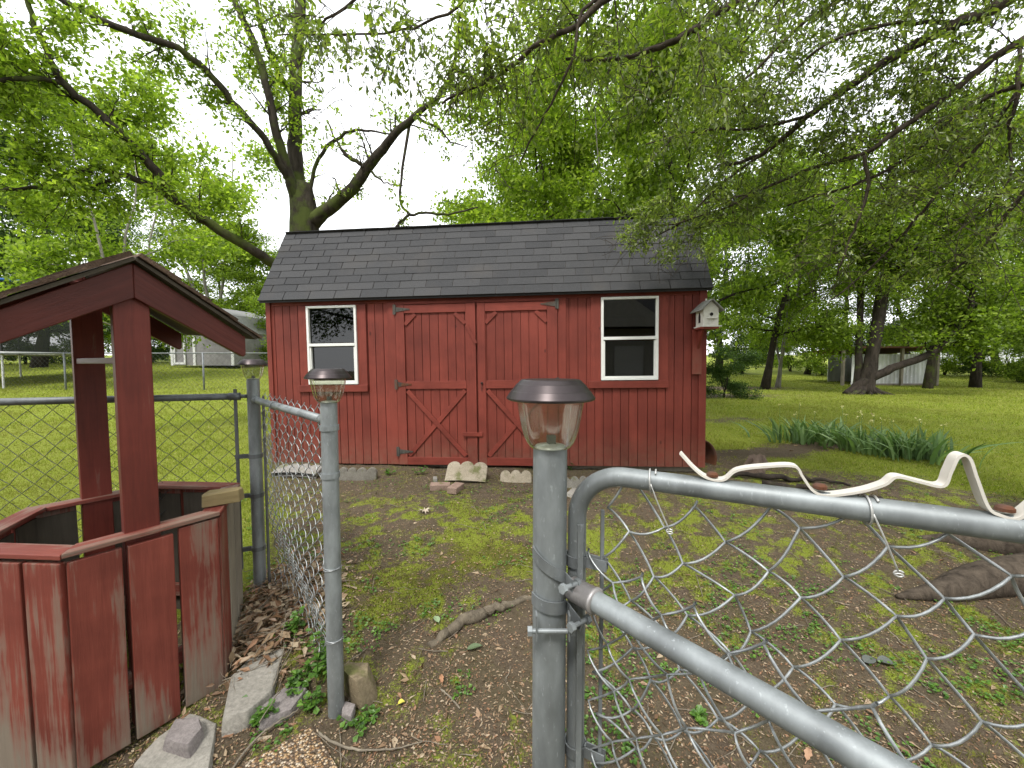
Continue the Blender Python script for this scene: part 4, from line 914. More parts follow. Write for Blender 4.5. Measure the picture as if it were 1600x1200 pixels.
def starleaf():
    x, y = gp(664, 806); r = rs(4); mb = MB(); n = 20; pts = [(0, 0, .012)]
    for i in range(n):
        a = i/n*2*math.pi; rr = .075*(1 if i % 4 == 0 else (.6 if i % 2 == 0 else .36)); pts.append((rr*math.cos(a), rr*math.sin(a)*.9, .012+r.uniform(0, .018)))
    mb.add(pts, [[0, 1+i, 1+(i+1) % n] for i in range(n)]); o = mb.build('dead_leaf', plain('pale_dead_leaf', (.42, .36, .28), .8)); o.location = (x, y, g(x, y)+.004); s = o.modifiers.new('s', 'SOLIDIFY'); s.thickness = .0015
    tag(o, 'large pale star shaped dead leaf on the soil before the shed doors', 'dead leaf')
starleaf()
def branch_thing(name, pts, rad, m_, label, cat, seed=0, sides=10, wob=.006):
    r = rs(seed); p_ = catmull(np.array(pts), 6); rr = np.interp(np.linspace(0, 1, len(p_)), np.linspace(0, 1, len(rad)), rad)*(1+r.normal(0, .08, len(p_)))
    p_ = p_+r.normal(0, wob, p_.shape); o = MB().tube(p_, rr, sides).build(name, M[m_], smooth=True); return tag(o, label, cat)
def gz(px, py, dz=0.): x, y = gp(px, py); return (x, y, g(x, y)+dz)
branch_thing('root', [gz(672, 1008, .0), gz(700, 988, .012), gz(735, 968, .02), gz(765, 956, .018), gz(800, 948, .01), gz(845, 930, .0), gz(890, 915, -.01)], [.018, .024, .031, .026, .018, .014, .010], 'bark_root', 'bleached surface root crossing the soil left of the gate post', 'root', 3)
branch_thing('twig', [gz(498, 1150, .01), gz(520, 1168, .015), gz(560, 1182, .02), gz(610, 1178, .015), gz(660, 1160, .012)], [.005, .005, .004, .003, .002], 'deadwood', 'long thin bent twig right of the pebbled slab', 'twig', 4, 6, .001)
branch_thing('twig', [gz(345, 1230, .01), gz(400, 1165, .02), gz(440, 1130, .02), gz(475, 1110, .02)], [.004, .004, .003, .002], 'deadwood', 'thin straight twig between the pebbled slab and the well', 'twig', 5, 6, .002)
branch_thing('stick', [gz(688, 1078, .008), gz(705, 1093, .01), gz(719, 1107, .006)], [.004, .004, .003], 'deadwood', 'short stick on bare soil left of the gate post', 'stick', 6, 6, .001)
for k, (a, b, lb) in enumerate((((1135, 742), (1330, 760), 'dark fallen branch on the grass right of the shed behind the gate'), ((1190, 757), (1400, 790), 'thin bare fallen branch below the iris bed'))):
    branch_thing('fallen_branch', [gz(*a, .02), gz((a[0]*2+b[0])/3, (a[1]*2+b[1])/3+2, .05), gz((a[0]+2*b[0])/3, (a[1]+2*b[1])/3-2, .04), gz(*b, .02)], [.03, .028, .02, .01], 'bark_dark', lb, 'branch', 8+k, 8, .01)
rock('rotten_stump', [gp(1150, 738), gp(1185, 742), gp(1215, 735), gp(1205, 727), gp(1170, 727)], .13, 'bark_warm', 'crumbling dark rotten wood lump on grass right of the shed', 'rotten wood', seed=31, amp=.035, top=.5)
def barrel():
    x, y = gp(1100, 742); q = (2.20, 4.42, .365); o = MB()
    o.lathe([(.135, -.22), (.15, -.1), (.155, .0), (.158, .02), (.150, .022), (.143, .0), (.135, -.1), (.12, -.2), (0, -.2)], 40)
    b = o.build('metal_bucket', M['rust'], smooth=True); b.location = q; b.rotation_euler = (R(80), 0, R(16)); b.scale = (1.3, 1.3, 1.2); tag(b, 'rusty round bucket lying on its side at the right corner of the shed', 'bucket')
barrel()

# ------------------------------------------------------------------ small plants
def weed(px, py, n, h, label, seed, spread=.05, big=.03):
    r = rs(seed); x, y = gp(px, py); z = g(x, y); root = empty('weed', label, 'weed', (x, y, z), (0, 0, 0), 'small leafy weeds around the fence and shed'); st = MB(); lf = MB()
    for i in range(n):
        a = r.uniform(0, 6.28); q = np.array([math.cos(a)*r.uniform(0, spread), math.sin(a)*r.uniform(0, spread), 0]); t = q+np.array([r.normal(0, spread*.5), r.normal(0, spread*.5), r.uniform(.4, 1)*h])
        m_ = (q+t)/2+r.normal(0, .006, 3); st.tube(catmull([q, m_, t], 3), .0012, 5)
        K = 7; f = r.uniform(.35, 1, K)[:, None]; pos = q+(t-q)*f; th = r.uniform(0, 6.28, K); dr = np.stack([np.cos(th), np.sin(th), r.normal(.1, .3, K)], 1)
        L = r.uniform(.6, 1.2, K)*big; leaf_mesh(lf, pos, dr, np.stack([r.normal(0, .3, K), r.normal(0, .3, K), np.ones(K)], 1), L, L*.75, 6)
    st.build('stem', M['weed'], root); lf.build('leaves', M['weed'], root); return root
weed(506, 1055, 16, .20, 'tall leafy green weed growing through the mesh at the middle post', 1, .06, .034)
weed(490, 1110, 7, .10, 'low green weed left of the foot of the middle post', 2, .04)
weed(470, 1075, 9, .09, 'weed tuft on the soil right of the broken slab', 3, .05)
weed(385, 1120, 5, .06, 'bright little weed at the edge of the broken slab', 4, .03, .028)
weed(415, 1130, 5, .08, 'weed with pale leaves growing over the sunken stone', 5, .03, .034)
weed(570, 1135, 10, .05, 'round leaved weed just below the angular brown stone', 6, .05, .024)
weed(455, 995, 8, .13, 'weed growing in the leaf drift behind the broken slab', 7, .06)
weed(605, 742, 6, .09, 'small weed under the left shed door', 8, .05)
weed(657, 741, 6, .09, 'small weed in the shade under the shed between the door braces', 9, .05)
weed(1090, 1118, 5, .03, 'rosette weed on the soil seen through the low mesh', 10, .02, .03)
weed(893, 735, 4, .10, 'thin weed at the shed base right of the gate post', 11, .03)

def iris(cx, cy, n, sx, label, seed):
    r = rs(seed); z = g(cx, cy); root = empty('iris_clump', label, 'iris', (cx, cy, z), (0, 0, 0), 'iris clumps in the flower bed'); mb = MB(); V_ = []; F_ = []
    for i in range(n):
        a = r.uniform(0, 6.28); q = np.array([r.normal(0, sx), r.normal(0, .14), 0]); L = r.uniform(.26, .46); out = np.array([q[0]*2.2+r.normal(0, .4), q[1]*2.2+r.normal(0, .4)]); lean = r.uniform(.4, 1.35)
        t = np.linspace(0, 1, 6)[:, None]; up = np.array([0, 0, 1.]); o2 = np.array([out[0], out[1], 0])
        dr = 1.1 if r.rand() < .25 else .4
        p_ = q+up*L*(t-dr*.45*t**3*lean)+o2*L*lean*t**1.7
        sv = np.array([-math.sin(a), math.cos(a), 0]); wd = r.uniform(.013, .022)*np.array([.8, 1, 1, .85, .55, .04])[:, None]
        v = np.vstack([p_-sv*wd, p_+sv*wd]); k = np.arange(5); mb.add(v, np.stack([k, k+1, k+7, k+6], 1))
    mb.build('leaves', M['iris'], root)
    fl = MB(); st = MB()
    for i in range(3):
        q = np.array([r.normal(0, sx), r.normal(0.05, .12), 0]); t = q+np.array([r.normal(0, .05), r.normal(0, .04), r.uniform(.42, .56)]); st.tube([q, (q+t)/2, t], .0025, 5)
        K = 5; pos = t+r.normal(0, .014, (K, 3)); leaf_mesh(fl, pos, r.normal(0, 1, (K, 3)), r.normal(0, 1, (K, 3)), np.full(K, .028), np.full(K, .02), 4)
    st.build('stem', M['iris'], root); fl.build('flowers', M['flower'], root)
for i, (px, py, n, sx, lb) in enumerate(((1245, 690, 95, .17, 'leftmost iris clump with dark green sword leaves in the bed'), (1305, 692, 75, .16, 'second iris clump from the left in the bed'), (1355, 705, 100, .17, 'middle iris clump with pale flower stalks'), (1408, 712, 95, .17, 'iris clump right of the middle one in the bed'), (1452, 718, 80, .17, 'rightmost iris clump with leaves leaning out over the lawn'))):
    x, y = gp(px, py); iris(x, y, n, sx, lb, 40+i)

# ------------------------------------------------------------------ trees
WS = 1.0
def limb(pts, n=6, wob=0., seed=0):
    """(px, py, depth, width px) -> world points, radii"""
    a = np.array([np.append(P(x, y, d), w_*d/600./2*WS) for x, y, d, w_ in pts]); c = catmull(a, n)
    if wob: c[:, :3] += rs(seed).normal(0, wob, (len(c), 3))
    return c[:, :3], np.maximum(c[:, 3], .002)
def grow(rng, mb, p_, rad, n_side, L, up=.3, levels=1, sides=5, f0=.15, tips=None, grav=0., spread=1., rfac=.45):
    """side branches off polyline p_; collects tip polylines"""
    tips = [] if tips is None else tips; N = len(p_); t = unit(np.gradient(p_, axis=0))
    for i in range(n_side):
        f = f0+(1-f0)*(i+rng.rand())/n_side; k = min(int(f*(N-1)), N-1); o = p_[k]; tt = t[k]
        a = rng.normal(0, 1, 3); a -= a@tt*tt; a /= np.linalg.norm(a)+1e-9; d = unit(tt*rng.uniform(.2, .8)+a*spread+np.array([0, 0, up])); LL = L*rng.uniform(.5, 1.15)*(1.1-.5*f)
        s = np.linspace(0, 1, 6)[:, None]; q = o+d*LL*s+rng.normal(0, LL*.035, (6, 3))*s; q[:, 2] += (-grav*LL*s[:, 0]**2)
        r0 = max(rad[k]*rfac, .004*0+.0025); rr = np.linspace(r0, max(r0*.25, .0018), 6); mb.tube(q, rr, sides, cap=False)
        if levels > 1: grow(rng, mb, q, rr, max(3, n_side//2), L*.5, up*.7, levels-1, max(sides-1, 3), .25, tips, grav, spread, rfac)
        else: tips.append(q)
    return tips
def leaves_on(rng, mb, tips, per, size, asp, kind, spread, droop=.2, clus=1):
    A = np.array(tips); M_ = len(A); N = M_*per; i = np.repeat(np.arange(M_), per); f = rng.uniform(.15, 1.02, N)*5; k = np.minimum(f.astype(int), 4); fr = (f-k)[:, None]
    pos = A[i, k]*(1-fr)+A[i, k+1]*fr; off = rng.normal(0, 1, (N, 3))*spread; pos = pos+off*np.array([1, 1, .6])
    ax = unit(A[i, 5]-A[i, 0]); d = ax*.55+rng.normal(0, .75, (N, 3))+np.array([0, 0, -droop]); nr = rng.normal(0, .55, (N, 3))+np.array([0, 0, 1.])
    L = size*rng.uniform(.6, 1.3, N); leaf_mesh(mb, pos, d, nr, L, L*asp*rng.uniform(.8, 1.2, N), kind)

# generic tree meshes
def gen_tree(seed, H, CR, base, tr, n_limb, n_sub, n_leaf, lsize, lspread, bark, leafm, flat=.8, multi=1, lean=0.):
    r = rs(seed); tb = MB(); lb = MB(); tips = []
    for s_ in range(multi):
        a0 = r.uniform(0, 6.28); dx, dy = ((math.cos(a0), math.sin(a0)) if multi > 1 else (lean, 0)); k = .13 if multi > 1 else 1
        n = 9; t = np.linspace(0, 1, n); tp = np.stack([dx*k*H*t**1.4+np.cumsum(r.normal(0, .012*H, n)), dy*k*H*t**1.4+np.cumsum(r.normal(0, .012*H, n)), t*H*.88], 1); tp[0] = (dx*tr*.8*(multi > 1), dy*tr*.8*(multi > 1), -.2)
        rad = tr/(multi**.5)*(1-.85*t)*(1+.5*np.exp(-t*18)); tb.tube(tp, rad, 10)
        nl = max(3, n_limb//multi)
        for i in range(nl):
            f = base/H+(1-base/H)*(i+.5*r.rand())/nl*.98; zf = f*.999; k_ = min(int(zf/.88*(n-1)), n-2) if zf < .88 else n-2
            o = tp[k_]*(1-(zf/.88*(n-1)-k_ if zf < .88 else 1))+tp[k_+1]*(zf/.88*(n-1)-k_ if zf < .88 else 1)
            az = i*2.4+r.normal(0, .4)+a0; prof = math.sqrt(max(0, 1-((f-(base/H+.38*(1-base/H)))/(.66*(1-base/H)))**2)); LL = CR*(.35+.7*prof)*r.uniform(.75, 1.15)
            s = np.linspace(0, 1, 8)[:, None]; d = np.array([math.cos(az), math.sin(az), 0]); up = .25+.75*f
            q = o+d*LL*s*(1-.12*s)+np.array([0, 0, 1])*LL*flat*up*(s*.9-.35*s**2)+np.cumsum(r.normal(0, LL*.02, (8, 3)), 0); rr = np.linspace(rad[k_]*.42, .012, 8); tb.tube(q, rr, 6, cap=False)
            grow(r, tb, q, rr, n_sub, CR*.42, .25, 1, 4, .2, tips, .05)
            tips.append(q[2:8])
    per = max(1, n_leaf//len(tips)); leaves_on(r, lb, tips, per, lsize, .62, 4, lspread)
    return tb, lb, bark, leafm
TV = {}
def tree_variant(key, *a):
    tb, lb, bark, leafm = gen_tree(*a); root = bpy.data.objects.new(key[1], None); t = tb.build('trunk', M[bark], root, smooth=True); c = lb.build('crown', M[leafm], root); TV[key[0]] = (root, t, c)
#                key, name          seed H  CR  base tr  limb sub leaf  lsz  spread bark leaf
tree_variant(('a', 'broadleaf_tree'), 1, 11, 3.6, 2.2, .17, 16, 7, 34000, .13, .30, 'bark_dark', 'lf_mid')
tree_variant(('b', 'broadleaf_tree'), 2, 13, 3.4, 3.0, .16, 18, 7, 34000, .13, .30, 'bark', 'lf_bright')
tree_variant(('c', 'broadleaf_tree'), 3, 14, 4.2, 1.8, .22, 18, 8, 42000, .14, .34, 'bark_dark', 'lf_dark')
tree_variant(('d', 'broadleaf_tree'), 4, 8, 2.9, 1.2, .11, 14, 7, 22000, .12, .26, 'bark_pale', 'lf_bright', .8, 3)
tree_variant(('e', 'shrub'), 5, 2.6, 1.5, .15, .05, 12, 6, 13000, .085, .16, 'bark_dark', 'lf_mid', .8, 4)
tree_variant(('f', 'shrub'), 6, 2.8, 1.6, .15, .05, 12, 6, 13000, .085, .16, 'bark_dark', 'lf_bright', .8, 4)
tree_variant(('g', 'shrub'), 7, 2.4, 1.5, .12, .05, 12, 6, 14000, .085, .16, 'bark_dark', 'lf_dark', .8, 4)
used = set()
def tree(key, px, Y, s, rot, label, sz=None, group='trees around the yard', base=None):
    root, t, c = TV[key]; x = (px-800)/600.*Y
    if key in used:
        r2 = root.copy(); t2 = t.copy(); c2 = c.copy()
        for o in (r2, t2, c2): col.objects.link(o)
        t2.parent = r2; c2.parent = r2
    else:
        used.add(key); r2 = root; col.objects.link(root)
    r2.location = (x, Y, g(x, Y) if base is None else base); r2.rotation_euler = (0, 0, rot); r2.scale = (s, s, sz or s)
    cat = 'shrub' if key in 'efg' else 'tree'; tag(r2, label, cat, 'shrubs at the yard edge' if cat == 'shrub' else group); return r2
T = tree
# behind the shed, right half
T('b', 848, 11.5, .80, 1.0, 'bright green tree rising behind the middle of the shed roof', .78)
T('d', 940, 10.5, 1.0, 2.0, 'several stemmed bright green tree behind the right shed roof', 1.05)
T('d', 865, 13., 1.0, 2.2, 'low bright green tree right of the roof centre behind the shed', 1.05)
T('b', 900, 17., 1.05, 5.2, 'tall bright tree behind the several stemmed tree', .95)
T('b', 1010, 13.5, 1.0, 4.2, 'tall bright green tree behind the right end of the roof', 1.0)
T('d', 815, 15, 1.0, .3, 'low bright green tree seen just over the centre of the roof', .95)
# right of the shed
T('a', 1078, 9.0, .74, .4, 'dark stemmed tree close behind the right corner of the shed', .85)
T('a', 1195, 16.5, .85, 2.9, 'slender tree with paired stems in the lawn right of the shed', .9)
T('d', 1215, 17.6, .95, 5.1, 'thin leaning tree just behind the paired stems', 1.1)
T('c', 1120, 24, .95, 1.9, 'dark leafy tree far behind the birdhouse', .9)
T('b', 1260, 27, .95, .7, 'bright tree at the wood edge left of the white shed', .8)
T('c', 1330, 30, 1.0, 3.3, 'dark tree in the wood behind the white shed', .85)
T('a', 1420, 25, 1.05, 5.0, 'mid green tree in the wood above the white shed roof', 1.0)
T('b', 1450, 17, .80, 2.2, 'bright green tree right of the leaning trunk', 1.0)
T('a', 1525, 17.5, .9, 1.2, 'pale trunked tree at the lawn edge right of the white shed', 1.0)
T('c', 1600, 21, .95, .2, 'dark tree at the right edge of the photo', .95)
T('a', 1700, 15, .95, 2.5, 'tree whose crown reaches in from the right edge', 1.0)
T('c', 1560, 32, 1.1, 4.1, 'distant dark tree behind the pale trunked tree', .8)
T('b', 1090, 31, 1.0, 4.9, 'distant bright tree beside the shed wall', .85)
# left of the shed
T('d', 205, 13.5, 1.15, 1.7, 'airy yellow green tree above the near post of the wishing well', 1.2)
T('d', 335, 24., 1.9, 3.9, 'airy yellow green tree rising behind the grey shed', 1.9)
T('c', 60, 19, 1.0, 2.7, 'large dark green tree at the left edge of the photo', 1.0)
T('c', -110, 17, 1.0, .9, 'dark tree reaching in from the left edge', 1.0)
T('a', 150, 25, 1.1, .1, 'mid green tree behind the trampoline', .95)
T('b', 330, 27, 1.0, 2.4, 'bright tree behind the grey shed', .72)
T('a', 410, 24, .95, 3.6, 'tree filling the gap between the grey shed and red shed', .7)
T('c', 230, 33, 1.1, 5.5, 'distant dark tree above the grey shed', .8)
T('b', 20, 30, 1.1, 4.4, 'distant bright tree behind the trampoline net', .75)
# shrubs
for i, (k, px, Y, s, lb) in enumerate((('g', 1132, 12.5, .62, 'round dark shrub at the lawn edge beside the shed wall'), ('e', 1160, 27, 1.2, 'shrub behind the paired stems'), ('f', 1235, 30, 1.2, 'bright shrub in the gap left of the white shed'), ('e', 1285, 26, 1.1, 'shrub against the left end of the white shed'), ('f', 1475, 26, 1.1, 'bright shrub right of the white shed'), ('g', 1530, 25, 1.2, 'dark shrub behind the pale trunk'), ('f', 1580, 24, 1.1, 'bright shrub near the right edge'), ('e', 1640, 20, 1.2, 'shrub at the right edge of the lawn'),
    ('f', 380, 23, 1.3, 'bright shrub right of the grey shed'), ('g', 240, 26, 1.3, 'dark shrub left of the grey shed'), ('f', 120, 24, 1.3, 'bright shrub behind the trampoline legs'), ('g', 40, 23, 1.4, 'dark shrub behind the trampoline'), ('e', -30, 21, 1.4, 'shrub at the left edge beyond the trampoline'), ('f', 445, 20, 1.2, 'bright shrub seen past the left corner of the red shed'), ('g', 1350, 33, 1.5, 'dark shrub behind the leaning trunk'), ('g', 1200, 36, 1.6, 'dark shrub deep in the wood'), ('e', 1420, 35, 1.5, 'shrub deep in the wood right of the white shed'))):
    T(k, px, Y, s, i*1.3, lb)

# big oak behind the shed, limbs followed by hand
WS = .84
def big_oak():
    r = rs(77); tb = MB(); lf = MB(); D = 7.6
    trunk, tr = limb([(478, 640, D, 60), (477, 470, D, 54), (476, 350, D, 48), (470, 290, D, 38)], 6, .006, 1); tb.tube(trunk, tr, 14)
    L = [[(472, 340, D, 34), (462, 262, D, 26), (461, 180, D, 22), (464, 90, D, 20), (470, 0, D, 17), (476, -90, D, 13), (490, -200, D, 8)],
         [(470, 330, D, 26), (448, 262, D-.3, 17), (430, 200, D-.5, 15), (418, 140, D-.6, 13), (398, 70, D-.6, 12), (365, 0, D-.5, 10), (335, -70, D-.5, 8)],
         [(464, 300, D, 20), (440, 262, D-.4, 13), (415, 218, D-.7, 12), (372, 170, D-1, 12), (320, 108, D-1.3, 11), (270, 72, D-1.5, 11), (225, 58, D-1.7, 11), (150, 28, D-1.9, 11), (80, -10, D-2.0, 9)],
         [(485, 350, D, 30), (505, 333, D-.1, 24), (552, 292, D-.3, 20), (578, 258, D-.4, 18), (612, 215, D-.6, 14), (650, 180, D-.8, 11), (690, 145, D-1, 9), (712, 90, D-1.2, 6), (718, 20, D-1.4, 4)],
         [(470, 440, D, 26), (427, 412, D-.6, 19), (380, 382, D-1.0, 17), (320, 345, D-1.3, 17), (275, 312, D-1.5, 17), (245, 268, D-1.7, 15), (200, 220, D-1.9, 14), (150, 172, D-2.1, 13), (100, 130, D-2.3, 12), (72, 80, D-2.4, 10), (45, 10, D-2.5, 8), (30, -60, D-2.6, 6)],
         [(290, 325, D-1.4, 12), (240, 292, D-1.6, 11), (190, 272, D-1.8, 10), (150, 262, D-2, 10), (112, 268, D-2.2, 8), (60, 250, D-2.4, 6), (20, 215, D-2.5, 4)],
         [(190, 273, D-1.8, 8), (150, 292, D-2, 8), (110, 296, D-2.2, 8), (60, 292, D-2.3, 7), (0, 298, D-2.5, 6), (-60, 290, D-2.6, 4)],
         [(98, 132, D-2.3, 9), (60, 122, D-2.5, 8), (20, 124, D-2.7, 8), (-50, 130, D-2.9, 6)],
         [(118, 160, D-2.2, 4), (60, 112, D-2.3, 4), (0, 82, D-2.4, 3)],
         [(462, 150, D, 13), (440, 122, D, 11), (425, 90, D-.1, 9), (405, 30, D-.2, 8), (398, -40, D-.2, 6)],
         [(478, 330, D, 9), (497, 250, D-.1, 7), (540, 208, D-.3, 6), (580, 205, D-.4, 4), (610, 210, D-.5, 3)],
         [(640, 195, D-.7, 6), (625, 300, D-.6, 4.5), (640, 335, D-.6, 5), (660, 332, D-.6, 5), (700, 335, D-.6, 4), (745, 325, D-.7, 2.5)],
         [(640, 335, D-.6, 5), (628, 345, D-.6, 6), (618, 356, D-.6, 6)],
         [(575, 262, D-.4, 6), (545, 245, D-.4, 8), (528, 225, D-.4, 4), (512, 190, D-.4, 3)],
         [(650, 182, D-.8, 6), (690, 205, D-.8, 4), (700, 218, D-.8, 3), (730, 230, D-.8, 2)],
         [(578, 265, D-.4, 5), (600, 285, D-.4, 3), (630, 292, D-.4, 2)]]
    big = (0, 1, 2, 3, 4, 5, 6, 7)
    tips = []
    for i, q in enumerate(L):
        p_, rr = limb(q, 5, .008, 10+i); tb.tube(p_, rr, 9 if i in big else 6)
        grow(r, tb, p_, rr*.5, 16 if i in big else 6, .8, .25, 2, 5, .12 if i not in (0, 1, 2) else .3, tips, 0, 1., .5)
    tips = [t for t in tips if r.rand() < .80]
    # thin the foliage where the photograph shows bare sky between the limbs
    keep = []
    for t in tips:
        q = t[-1]-np.array([0, 0, CAMZ]); px = 800+600*q[0]/(q@FW); py = 600-600*(q@UP)/(q@FW)
        bare = 480 < px < 760 and 90 < py < 360
        if not bare or r.rand() < .30: keep.append(t)
    leaves_on(r, lf, keep, 26, .075, .55, 4, .07)
    x, y = trunk[0][0], trunk[0][1]; root = empty('oak_tree', 'big old oak with spreading mossy limbs behind the left end of the red shed', 'tree', (x, y, g(x, y)))
    for mb, n_, m_, sm in ((tb, 'trunk', 'bark', True), (lf, 'crown', 'lf_bright', False)):
        o = mb.build(n_, M[m_], root, smooth=sm); o.matrix_basis = Matrix.Translation(-Vector(root.location))
big_oak()

WS = 1.0
def leaning_tree():
    r = rs(33); tb = MB(); lf = MB(); D = 14.; tips = []
    L = [[(1352, 616, D, 24), (1362, 560, D, 17), (1375, 480, D, 16), (1388, 400, D, 14), (1392, 300, D, 11), (1400, 190, D, 7)],
         [(1322, 618, D, 12), (1345, 600, D, 14), (1395, 575, D-.3, 12), (1450, 555, D-.6, 11), (1485, 528, D-.8, 10), (1512, 495, D-1, 8), (1522, 445, D-1.1, 6), (1530, 400, D-1.2, 4)],
         [(1340, 612, D+.2, 12), (1342, 540, D+.3, 9), (1345, 450, D+.4, 8), (1338, 350, D+.4, 6), (1330, 250, D+.5, 4)],
         [(1450, 555, D-.6, 7), (1480, 512, D-.6, 6), (1540, 470, D-.5, 4), (1600, 440, D-.4, 3)],
         [(1376, 470, D, 10), (1420, 400, D-.4, 8), (1470, 370, D-.7, 6), (1530, 350, D-1, 4)],
         [(1386, 420, D, 10), (1330, 350, D-.4, 7), (1270, 300, D-.7, 5), (1220, 280, D-1, 4)],
         [(1390, 340, D, 9), (1440, 270, D, 6), (1500, 230, D, 4)]]
    for i, q in enumerate(L):
        p_, rr = limb(q, 5, .012, 50+i); tb.tube(p_, rr, 10)
        grow(r, tb, p_, rr*.6, 14, 1.7, .3, 2, 5, .45 if i in (0, 1, 2) else .1, tips, .05, 1., .5)
    for k in range(5):
        a = P(1350, 616, D); dx = (k-2)*.35; tb.tube(catmull([a+[dx*.2, -.05, .25], a+[dx*.7, -.2, .06], a+[dx*1.3, -.35, -.06]], 4), np.linspace(.13, .04, 9), 7)
    leaves_on(r, lf, tips, 60, .13, .6, 4, .22)
    x, y = P(1350, 616, D)[:2]; root = empty('leaning_tree', 'dark trunked tree with a low limb leaning right in front of the white shed', 'tree', (x, y, g(x, y)))
    for mb, n_, m_, sm in ((tb, 'trunk', 'bark_dark', True), (lf, 'crown', 'lf_mid', False)):
        o = mb.build(n_, M[m_], root, smooth=sm); o.matrix_basis = Matrix.Translation(-Vector(root.location))
leaning_tree()

def near_oak():
    """tree standing just outside the frame on the right; its limbs hang over the yard"""
    r = rs(101); tb = MB(); lf = MB(); tips = []; C_ = np.array([4.25, 2.25]); gz0 = float(Gs(*C_))
    tp = np.array([[C_[0], C_[1], gz0-.2], [C_[0], C_[1], gz0+.25], [C_[0]+.02, C_[1], gz0+1.2], [C_[0]+.05, C_[1]-.05, gz0+2.6], [C_[0]+.1, C_[1]-.1, gz0+4.5], [C_[0], C_[1], gz0+7]])
    tb.tube(catmull(tp, 6), np.interp(np.linspace(0, 5, 31), [0, 1, 2, 3, 4, 5], [.70, .48, .38, .33, .27, .15]), 24)
    for a, L_, r0 in ((184, 1.95, .15), (196, 1.7, .20), (160, 1.2, .14), (230, 1.2, .15), (130, 1., .15), (260, 1, .15)):
        d = np.array([math.cos(R(a)), math.sin(R(a))]); q = []
        for t in np.linspace(.1, 1, 7): 
            xy = C_+d*(.15+L_*t)+r.normal(0, .02, 2); q.append((xy[0], xy[1], float(Gs(*xy))+.22*(1-t)**1.6-.02*t+.02))
        tb.tube(catmull(q, 3), np.interp(np.linspace(0, 1, 19), [0, .8, 1], [r0*1.3, r0*.5, .012])*(1+r.normal(0, .05, 19)), 14)
    tops = [C_[0]+.03, C_[1], 0]
    L = [[(1720, -110, 2.6, 34), (1560, 8, 2.7, 18), (1500, 35, 2.8, 15), (1440, 65, 2.9, 14), (1380, 98, 3.0, 12), (1320, 140, 3.1, 11), (1262, 182, 3.2, 9), (1200, 235, 3.4, 7), (1130, 262, 3.6, 4)],
         [(1760, -30, 2.5, 30), (1600, 62, 2.6, 14), (1540, 100, 2.7, 11), (1480, 150, 2.8, 9), (1400, 205, 2.9, 8), (1350, 240, 3.0, 7), (1270, 262, 3.2, 5), (1180, 300, 3.4, 4), (1100, 318, 3.6, 3)],
         [(1600, -160, 2.6, 20), (1380, -90, 2.5, 14), (1150, 2, 2.4, 11), (1080, 50, 2.4, 9), (1020, 78, 2.45, 8), (945, 94, 2.5, 6), (885, 90, 2.5, 4)],
         [(1450, -190, 2.4, 16), (1150, -110, 2.3, 12), (960, -12, 2.2, 10), (905, 38, 2.2, 8), (845, 66, 2.2, 7), (785, 112, 2.3, 6), (730, 140, 2.3, 5), (690, 160, 2.4, 3)],
         [(1280, -120, 2.5, 9), (1100, -60, 2.3, 7), (925, 0, 2.2, 5), (895, 92, 2.2, 4), (852, 178, 2.3, 3.2), (812, 255, 2.4, 2.2)],
         [(1720, 90, 2.4, 14), (1600, 130, 2.6, 8), (1510, 170, 2.8, 6), (1420, 245, 3.0, 5), (1330, 290, 3.2, 4), (1230, 320, 3.3, 3)],
         [(1350, 242, 3.0, 5), (1356, 290, 3.0, 5), (1345, 330, 3.0, 4), (1325, 380, 3.05, 3), (1308, 430, 3.1, 2)],
         [(1595, 65, 2.6, 5), (1588, 150, 2.6, 5), (1576, 215, 2.7, 4), (1580, 270, 2.7, 3), (1540, 330, 2.8, 2)],
         [(1262, 182, 3.2, 5), (1180, 200, 3.3, 4), (1090, 205, 3.4, 3), (1010, 225, 3.5, 2)],
         [(1200, 235, 3.4, 5), (1130, 285, 3.5, 3.5), (1060, 350, 3.6, 2.6), (985, 388, 3.7, 1.8)],
         [(1180, 300, 3.4, 4), (1120, 330, 3.5, 3), (1040, 352, 3.6, 2.4), (1000, 345, 3.6, 1.6)],
         [(1500, 35, 2.8, 6), (1380, 40, 2.9, 5), (1290, 70, 3.0, 4), (1220, 130, 3.2, 3), (1150, 180, 3.3, 2)],
         [(1440, -60, 2.7, 8), (1330, -10, 2.8, 6), (1250, 40, 2.9, 5), (1180, 110, 3.1, 4), (1120, 160, 3.2, 2)],
         [(1150, -110, 2.3, 8), (960, -100, 2.2, 7), (780, -50, 2.1, 6), (700, 20, 2.1, 4), (600, 50, 2.2, 3), (430, 55, 2.4, 2)],
         [(780, -50, 2.1, 5), (640, -60, 2.1, 4), (540, 10, 2.2, 4), (480, 60, 2.3, 2)],
         [(1600, 130, 2.6, 6), (1520, 240, 2.8, 5), (1440, 330, 3.0, 4), (1380, 400, 3.2, 3), (1300, 470, 3.3, 2)],
         [(1700, 200, 2.5, 8), (1600, 300, 2.7, 6), (1540, 380, 2.9, 4), (1480, 430, 3.0, 3)]]
    j = np.array([C_[0]+.05, C_[1]-.05, gz0+2.6]); j2 = np.array([C_[0]+.1, C_[1]-.1, gz0+4.0])
